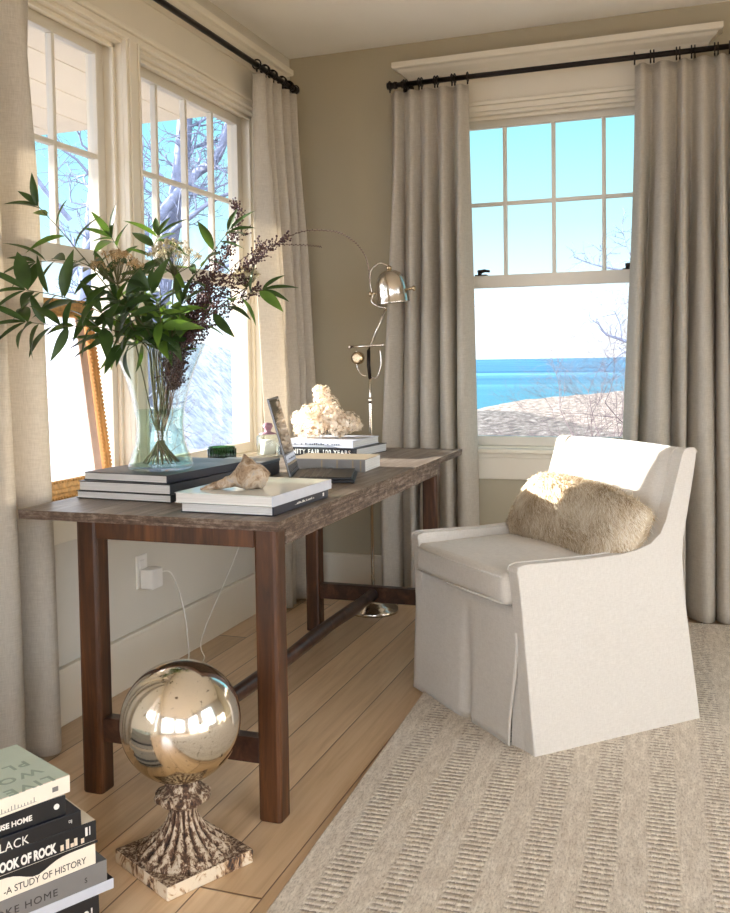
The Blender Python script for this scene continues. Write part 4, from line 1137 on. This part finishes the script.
# ------------------------------------------------------------------ armchair
def armchair():
    c = V(1.507, -1.357, .0135); t = thing('armchair', 'cream linen skirted slipcover armchair on the rug, back partly sunlit', 'armchair', (c.x, c.y, c.z), D(-45))
    XL, XR = -.358, .30                      # local x of the two sides at arm height
    def sideprof():
        # (y, z, flare) outline of a side from front bottom, up, along the arm, up the back, down the rear
        top = [(-.325, .545), (-.322, .560), (-.30, .566), (-.2, .563), (-.05, .559), (.06, .560), (.13, .568), (.185, .583), (.225, .612), (.25, .655), (.272, .72), (.295, .79), (.318, .862), (.328, .874), (.345, .879), (.368, .877), (.379, .866)]
        rear = [(.365, .79), (.35, .72), (.335, .65), (.322, .59), (.318, .53), (.322, .44), (.333, .33), (.345, .22), (.358, .11), (.370, -.008)]
        front = [(-.285, -.008), (-.292, .11), (-.298, .22), (-.305, .33), (-.312, .44), (-.32, .52)]
        return front, top, rear
    front, top, rear = sideprof()
    poly = front + top + rear
    def flare(z, sg=1): return (.024 if sg > 0 else .046) * max(0, (.5 - z) / .5) ** 1.3
    TH = .052
    for sg, X in ((-1, XL), (1, XR)):
        bm = bmesh.new()
        # strip mesh: outer & inner skins by horizontal slices: use polygon fill + inset via bevel
        def mk(x_out, off):
            return [bm.verts.new((x_out + sg * flare(z_, sg), y, z_)) for y, z_ in poly]
        A = mk(X, 0); B_ = mk(X - sg * TH, 1)
        for L in (A, B_):
            es = []
            for i in range(len(L)): es.append(bm.edges.new((L[i], L[(i + 1) % len(L)])))
            bmesh.ops.triangle_fill(bm, edges=es, use_beauty=True)
        for i in range(len(A)):
            j = (i + 1) % len(A); bm.faces.new((A[i], A[j], B_[j], B_[i]))
        o = obj('side_panel', bm, 'slip', t)
        m = o.modifiers.new('bev', 'BEVEL'); m.width = .010; m.segments = 3; m.limit_method = 'ANGLE'; m.angle_limit = D(50)
        # welt piping along the arm and wing edge
        bm = bmesh.new(); tube(bm, [V(X + sg * (flare(z_, sg) - .002), y, z_ + .0) for y, z_ in top], .0035, 6)
        tube(bm, [V(X - sg * (TH - .003), y, z_ + .0) for y, z_ in top[:15]], .0032, 6); obj('welt', bm, 'slip', o)
    # back: inner and outer faces lofted between the sides
    xl, xr = XL + TH - .004, XR - TH + .004
    bm = bmesh.new()
    prof = [(.20, .40), (.215, .50), (.235, .60), (.262, .70), (.292, .79), (.318, .857), (.332, .874), (.352, .878), (.368, .872), (.374, .860), (.355, .76), (.338, .68), (.318, .58), (.314, .50), (.320, .40)]
    N = 10; rings = []
    for i in range(N + 1):
        u = i / N; x = xl + (xr - xl) * u; bow = .018 * math.sin(PI * u)
        rings.append([bm.verts.new((x, y + (-bow if k_ < 6 else 0), z_ + (.006 * math.sin(PI * u) if 4 < k_ < 11 else 0))) for k_, (y, z_) in enumerate(prof)])
    for i in range(N):
        for k_ in range(len(prof)):
            j = (k_ + 1) % len(prof); bm.faces.new((rings[i][k_], rings[i][j], rings[i + 1][j], rings[i + 1][k_])).smooth = True
    bm.faces.new(rings[0]); bm.faces.new(rings[-1][::-1]); obj('backrest', bm, 'slip', t)
    # seat cushion
    bm = bmesh.new(); bx(bm, xl + .003, -.335, .432, xr - .003, .235, .535, .028, 4)
    for v in bm.verts:
        u = (v.co.x - xl) / (xr - xl); w = (v.co.y + .33) / .56
        if v.co.z > .48: v.co.z += .016 * math.sin(PI * max(0, min(1, u))) * math.sin(PI * max(0.15, min(1, w)))
        if v.co.y < -.25: v.co.y -= .012 * math.sin(PI * max(0, min(1, u)))
    bmesh.ops.subdivide_edges(bm, edges=[e for e in bm.edges if e.calc_length() > .2], cuts=6, use_grid_fill=True)
    for v in bm.verts:
        u = (v.co.x - xl) / (xr - xl); w = (v.co.y + .33) / .56
        if v.co.z > .53: v.co.z = .533 + .016 * math.sin(PI * max(0.05, min(.95, u))) * math.sin(PI * max(0.1, min(.9, w)))
    sc_ = obj('seat_cushion', bm, 'slip', t, smooth=True)
    bm = bmesh.new()
    for zz in (.445, .523):
        tube(bm, [V(xl + .02, -.337, zz), V((xl + xr) / 2, -.349, zz), V(xr - .02, -.337, zz)], .003, 6)
    obj('cushion_welt', bm, 'slip', sc_)
    # front deck under the cushion, front skirt with centre and corner pleats, back skirt
    bm = bmesh.new(); bx(bm, xl - .01, -.30, .30, xr + .01, .31, .431, .004); obj('seat_deck', bm, 'slip', t)
    def skirt(x0, x1, ybase, yfl, name, z_top=.428, notch=None, pl=0):
        bm = bmesh.new(); NX, NZ = 40, 14; g = []
        for j in range(NZ + 1):
            tz = j / NZ; z_ = z_top * (1 - tz) - .008 * tz; row = []
            for i in range(NX + 1):
                u = i / NX; x = x0 + (x1 - x0) * u
                xs = x + ((u - .5) * .03 - (.022 * (1 - u) if notch is not None else 0)) * tz - (pl * u ** 6 * smoothstep((.34 - z_) / .34))
                y = ybase + yfl * tz ** 1.2 + .004 * math.sin(u * 9 + 1) * tz
                if notch is not None:
                    dn = (u - notch) / .03
                    y += .022 * tz * math.exp(-dn * dn) * (1 if yfl < 0 or ybase < 0 else -1)
                row.append(bm.verts.new((xs, y, z_)))
            g.append(row)
        for j in range(NZ):
            for i in range(NX): bm.faces.new((g[j][i], g[j][i + 1], g[j + 1][i + 1], g[j + 1][i])).smooth = True
        o = obj(name, bm, 'slip', t); solid(o, .006, 0); return o
    skirt(XL + .004, XR - .034, -.303, -.003, 'front_skirt', notch=.55, pl=.055)
    skirt(XL + .03, XR - .03, .312, .045, 'back_skirt')
    # pleat underlay at the near front corner
    bm = bmesh.new(); vs = [V(XR - .05, -.296, .40), V(XR - .006, -.293, .40), V(XR + .014, -.278, -.004), V(XR - .085, -.292, -.004)]
    f = bm.faces.new([bm.verts.new(v) for v in vs]); o = obj('pleat_underlay', bm, 'slip', t); solid(o, .004)
    # hidden legs / casters
    for sx in (XL + .07, XR - .07):
        for sy in (-.24, .27):
            bm = bmesh.new(); tube(bm, [V(sx, sy, 0), V(sx, sy, .30)], [.014, .02], 10); obj('leg', bm, 'wood', t)
armchair()

def fur_pillow():
    c = V(1.507, -1.357, .0135); rot = Matrix.Rotation(D(-45), 4, 'Z')
    lc = V(-.018, .138, .622)        # in chair space
    loc = c + (rot @ lc)
    t = thing('fur_pillow', 'cream long-hair fur lumbar pillow on the armchair', 'pillow', loc, D(-45))
    W2, H2, TH = .320, .134, .080
    lean = Matrix.Rotation(D(-24), 4, 'X') @ Matrix.Rotation(D(3.5), 4, 'Y')
    def S(u, v, side):
        # u, v in -1..1
        e = (max(0, (1 - u ** 4)) ** .5) * (max(0, (1 - v ** 4)) ** .5)
        x = u * W2 * (1 - .05 * v * v) + .02 * v; z_ = v * H2 * (1 - .10 * u * u) - .018 * abs(u) ** 3
        y = side * TH * e ** .8 + .006 * mnoise.noise(V(u * 2, v * 2, side))
        return lean @ V(x, y, z_)
    bm = bmesh.new(); NU, NV = 36, 20; F = {}
    for s in (-1, 1):
        for i in range(NU + 1):
            for j in range(NV + 1):
                edge = i in (0, NU) or j in (0, NV)
                if s == 1 and edge: F[(s, i, j)] = F[(-1, i, j)]; continue
                F[(s, i, j)] = bm.verts.new(S(-1 + 2 * i / NU, -1 + 2 * j / NV, 0 if edge else s))
        for i in range(NU):
            for j in range(NV): bm.faces.new([F[(s, a, b_)] for a, b_ in ((i, j), (i + 1, j), (i + 1, j + 1), (i, j + 1))]).smooth = True
    cu_ = obj('cushion', bm, 'fur', t)
    rr = random.Random(3); bm = bmesh.new()
    for k_ in range(17000):
        u, v = rr.uniform(-1, 1), rr.uniform(-1, 1); s = -1 if rr.random() < .8 else 1
        if rr.random() < .15:
            if rr.random() < .6: v = rr.choice((-1, 1)) * rr.uniform(.95, 1)
            else: u = rr.choice((-1, 1)) * rr.uniform(.95, 1)
        p = S(u, v, s); du = (S(min(1, u + .02), v, s) - S(max(-1, u - .02), v, s)); dv = (S(u, min(1, v + .02), s) - S(u, max(-1, v - .02), s))
        n = du.cross(dv) * (-1 if s == 1 else 1)
        n = n.normalized() if n.length > 1e-9 else V(u, 0, v).normalized()
        f1 = mnoise.noise(V(u * 2.2, v * 1.6, 5)) * 2.5
        flow = (du.normalized() * (.9 * math.cos(f1) + .2) + dv.normalized() * (-.8 + .7 * math.sin(f1))) if du.length > 1e-9 and dv.length > 1e-9 else V(0, 0, -1)
        if abs(u) > .93: n = (n + V(u, 0, 0)).normalized()
        if abs(v) > .93: n = (n + V(0, 0, v)).normalized()
        L = rr.uniform(.026, .055) * (1 if abs(u) < .85 else .4); w = .0011
        d = (n * .35 + flow.normalized() * .9 + V(rr.gauss(0, .15), rr.gauss(0, .15), rr.gauss(0, .15))).normalized()
        sd = d.cross(n); sd = sd.normalized() * w if sd.length > 1e-6 else V(w, 0, 0)
        p = p - n * .001; q = p + d * L * .55 + n * .002; e = p + d * L - n * L * .12
        a, b_, c2, d2, e2_ = [bm.verts.new(x) for x in (p + sd, p - sd, q - sd * .7, q + sd * .7, e)]
        bm.faces.new((a, b_, c2, d2)); bm.faces.new((d2, c2, e2_))
    o = obj('fur', bm, 'fur', cu_, recalc=False); o['kind'] = 'stuff'
fur_pillow()

# ------------------------------------------------------------------ outside
def hgt(x, y):
    z_ = -.6 - min(5.0, max(0, y - 1) * .105)
    z_ += .10 * mnoise.noise(V(x * .3, y * .3, 0)) + .15 * mnoise.noise(V(x * .06, y * .06, 2))
    xs_ = -26 if y < 150 else -26 + (y - 150) * .33
    wet = max(0, min(y - 114, max(xs_ - x, y - 205)))
    z_ -= min(4, wet * .25)
    z_ += 9.0 * smoothstep((-x - .42 * max(y, 0) - 3) / 10) * smoothstep((y + 0) / 40)
    return z_
bm = bmesh.new(); xs = [-160 + i * 3 for i in range(110)]; ys = [-60 + j * 3 for j in range(100)]
g = [[bm.verts.new((x, y, hgt(x, y))) for x in xs] for y in ys]
for j in range(len(ys) - 1):
    for i in range(len(xs) - 1):
        if xs[i] > -6 and xs[i] < 4 and -9 < ys[j] < -1: pass
        bm.faces.new((g[j][i], g[j][i + 1], g[j + 1][i + 1], g[j + 1][i])).smooth = True
struct(obj('ground_beach', bm, 'ground'))
bm = bmesh.new(); vs = [bm.verts.new(p) for p in ((-30000, -50, -6.2), (30000, -50, -6.2), (30000, 40000, -6.2), (-30000, 40000, -6.2))]; bm.faces.new(vs); struct(obj('sea', bm, 'sea'))
# porch ceiling over the left windows
bm = bmesh.new(); bx(bm, -2.6, -6.0, 2.52, -T - .001, .03, 2.62)
for i in range(9): bx(bm, -2.6 + i * .28, -6.0, 2.517, -2.596 + i * .28, .03, 2.52)
bx(bm, -2.7, -6.0, 2.42, -2.58, .03, 2.70); struct(obj('trim_7', bm, 'porch'))

def tree(name, label, base, h, rr, spread=.55, depth=5, r0=.12, mat='bark', lean=(0, 0), group=None, child=3, dirs=None):
    bm = bmesh.new()
    def grow(p, d, L, r, lv):
        n = 4 if lv < 3 else 3; pts = [p]; dd = d.copy()
        for i in range(n):
            dd = (dd + V(rr.gauss(0, .14), rr.gauss(0, .14), rr.gauss(0, .10) + .03)).normalized(); pts.append(pts[-1] + dd * L / n)
        tube(bm, pts, [r * (1 - .4 * i / n) for i in range(n + 1)], 7 if lv < 2 else (5 if lv < 3 else 3), cap=False)
        if lv >= depth: return
        for k_ in range(child + (1 if lv > 1 else 0)):
            q = pts[rr.randint(2, n)] if k_ else pts[-1]
            o_ = V(rr.gauss(0, 1), rr.gauss(0, 1), rr.gauss(0, .6)); o_ = (o_ - dd * o_.dot(dd)).normalized()
            nd = (dd + o_ * rr.uniform(spread * .6, spread * 1.5)).normalized()
            grow(q, nd, L * rr.uniform(.58, .8), r * (.62 if k_ == 0 else .48), lv + 1)
    d = V(lean[0], lean[1], 1).normalized()
    grow(Vector(base), d, h, r0, 0)
    o = obj(name, bm, mat, recalc=False); return tag(o, label, 'tree', group)
def drawn_tree(label, yp, lines, rr, tw=3, twL=.9, depth=3, mat='bark', jit=.5, group=None):
    bm = bmesh.new()
    def twig(p, d, L, r, lv):
        pts = [p]; dd = d.copy()
        for i in range(4):
            dd = (dd + V(rr.gauss(0, .22), rr.gauss(0, .22), rr.gauss(0, .18) + .05)).normalized(); pts.append(pts[-1] + dd * L / 4)
        tube(bm, pts, [r * (1 - .15 * i) for i in range(5)], 4 if lv else 5, cap=False)
        if lv >= depth: return
        for k_ in range(3):
            q = pts[rr.randint(1, 4)]; o_ = V(rr.gauss(0, 1), rr.gauss(0, 1), rr.gauss(0, .8)); o_ = (o_ - dd * o_.dot(dd)).normalized()
            twig(q, (dd + o_ * rr.uniform(.5, 1.1)).normalized(), L * rr.uniform(.5, .8), r * .6, lv + 1)
    for li, (pp, r0, r1) in enumerate(lines):
        pts = spline([ony(u, v, yp) + V(0, jit * math.sin(li * 2.1 + k_ * .6) * (k_ > 0), 0) for k_, (u, v) in enumerate(pp)], 5)
        n = len(pts); rad = [r0 + (r1 - r0) * i / (n - 1) for i in range(n)]
        tube(bm, pts, rad, 9, cap=False)
        for i in range(3, n):
            for q in range(tw):
                d = (pts[i] - pts[i - 1]).normalized(); o_ = V(rr.gauss(0, 1), rr.gauss(0, 1), rr.gauss(0, 1)); o_ = (o_ - d * o_.dot(d)).normalized()
                if rr.random() < .75: twig(pts[i], (d * .5 + o_).normalized(), twL * rr.uniform(.5, 1.2), max(.006, min(.03, rad[i] * .35)), 0)
    return tag(obj('bare_tree', bm, mat, recalc=False), label, 'tree', group)
drawn_tree('large bare forked tree whose thick trunk leans behind the right-hand left window', 8.0, [
    ([(112, 620), (125, 470), (140, 320), (152, 238), (168, 178), (182, 128), (196, 60)], .20, .10),
    ([(158, 218), (188, 172), (220, 158), (244, 112), (262, 60)], .09, .04),
    ([(150, 250), (190, 235), (225, 205), (250, 190)], .05, .02),
    ([(140, 320), (175, 280), (215, 262), (245, 250)], .04, .015)], random.Random(4), 1, .8)
drawn_tree('bare tree with a slanting trunk behind the left window nearest the frame edge', 7.0, [
    ([(40, 620), (55, 420), (66, 280), (72, 200), (84, 150), (100, 90)], .12, .06),
    ([(66, 280), (90, 225), (118, 180)], .05, .02), ([(70, 220), (50, 170), (40, 120)], .04, .02)], random.Random(6), 1, .8)
drawn_tree('bare tree behind the right curtain, twigs reaching into the sea view', 9.0, [
    ([(700, 640), (690, 520), (668, 400), (640, 350), (622, 340), (606, 334), (598, 322)], .05, .008),
    ([(622, 340), (620, 325), (615, 312)], .010, .005), ([(640, 352), (626, 352), (612, 362), (604, 372)], .010, .004),
    ([(668, 400), (668, 300), (642, 274), (612, 268), (590, 263), (574, 257)], .03, .006), ([(612, 268), (606, 256), (600, 246)], .008, .004),
    ([(642, 274), (632, 258), (625, 240), (622, 222)], .010, .005)], random.Random(9), 1, .22, 1, jit=.1)
for i, (x, yy, s_) in enumerate([(-.45, 9.5, 1.0), (.15, 9, 1.3), (.65, 8.6, 1.6), (1.1, 9.2, 1.8), (.4, 11, 1.7), (-.4, 12, 1.4), (.9, 10.2, 1.8)]):
    tree('bare_shrub', 'pale bare shrub on the beach slope, seen low through the sea-view window', (x, yy, hgt(x, yy) - .1), .80 * s_, random.Random(40 + i), .7, 6, .017, 'twig', group='pale bare shrubs on the beach slope', child=3)
for i, (x, yy, s_) in enumerate([(-4.2, 5.0, 1.0), (-5.4, 7.0, 1.2), (-3.6, 6.5, .9), (-6.6, 8.5, 1.2)]):
    tree('bare_shrub', 'bare brown shrub outside the left windows', (x, yy, hgt(x, yy) - .1), .85 * s_, random.Random(60 + i), .8, 5, .018, 'stem_brown', group='bare shrubs outside the left windows', child=3)
for i, zc in enumerate((0, .32, .60)):
    bm = bmesh.new(); a = ony(440, 292 + 7 * i, 22); b = ony(660, 287 + 7 * i, 22); pts = []
    for k_ in range(17):
        q = k_ / 16; p = a.lerp(b, q * 3 - 1); p.z -= .25 * 4 * q * (1 - q) - .2; pts.append(p)
    tube(bm, pts, .011, 5, cap=False); tag(obj('overhead_cable', bm, 'power'), 'thin overhead cable, %s of three strung across the sea view' % ('topmost', 'middle', 'lowest')[i], 'cable', 'overhead cables across the sea view')

# ------------------------------------------------------------------ light
SUNEL, SUNB = D(12.0), .06
sd = V(math.cos(SUNEL), SUNB, -math.sin(SUNEL)).normalized()      # direction the light travels
sun = bpy.data.lights.new('sun', 'SUN'); sun.energy = 20; sun.angle = D(.6); sun.color = (1.0, .95, .88)
so = bpy.data.objects.new('sun', sun); COL.objects.link(so); so.rotation_euler = sd.to_track_quat('-Z', 'Y').to_euler()
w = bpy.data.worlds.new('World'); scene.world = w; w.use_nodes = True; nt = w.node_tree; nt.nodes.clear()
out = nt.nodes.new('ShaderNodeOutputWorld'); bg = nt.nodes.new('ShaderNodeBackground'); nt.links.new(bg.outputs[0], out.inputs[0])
tc = nt.nodes.new('ShaderNodeTexCoord'); sp = nt.nodes.new('ShaderNodeSeparateXYZ'); nt.links.new(tc.outputs['Generated'], sp.inputs[0])
rmp = nt.nodes.new('ShaderNodeValToRGB'); e = rmp.color_ramp.elements
st = [(0.0, (.9, .9, .9, 1)), (.495, (1.0, 1.0, 1.0, 1)), (.50, (1.1, 1.15, 1.2, 1)), (.535, (.78, 1.0, 1.1, 1)), (.57, (.52, .90, 1.0, 1)), (.62, (.32, .80, .92, 1)), (1.0, (.2, .55, .85, 1))]
while len(e) < len(st): e.new(.5)
for i, (p, c) in enumerate(st): e[i].position = p; e[i].color = c
mr = nt.nodes.new('ShaderNodeMapRange'); mr.inputs[1].default_value = -1; mr.inputs[2].default_value = 1; nt.links.new(sp.outputs[2], mr.inputs[0]); nt.links.new(mr.outputs[0], rmp.inputs[0])
# landward sky brightened far above the seaward sky, added as interior fill
sky_fill = nt.nodes.new('ShaderNodeMapRange'); sky_fill.inputs[1].default_value = .25; sky_fill.inputs[2].default_value = -.35; nt.links.new(sp.outputs[1], sky_fill.inputs[0])
mx = nt.nodes.new('ShaderNodeMix'); mx.data_type = 'RGBA'; nt.links.new(sky_fill.outputs[0], mx.inputs[0]); nt.links.new(rmp.outputs[0], mx.inputs[6]); mx.inputs[7].default_value = (5.0, 5.4, 6.1, 1)
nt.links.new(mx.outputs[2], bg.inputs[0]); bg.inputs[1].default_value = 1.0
vs_ = scene.view_settings; vs_.view_transform = 'Standard'; vs_.look = 'None'; vs_.gamma = 1; vs_.use_curve_mapping = False; vs_.exposure = .52
scene.cycles.use_denoising = True; scene.cycles.max_bounces = 10; scene.cycles.diffuse_bounces = 6; scene.cycles.transparent_max_bounces = 24
scene.cycles.glossy_bounces = 4; scene.cycles.sample_clamp_indirect = 8; scene.cycles.caustics_reflective = False; scene.cycles.caustics_refractive = False
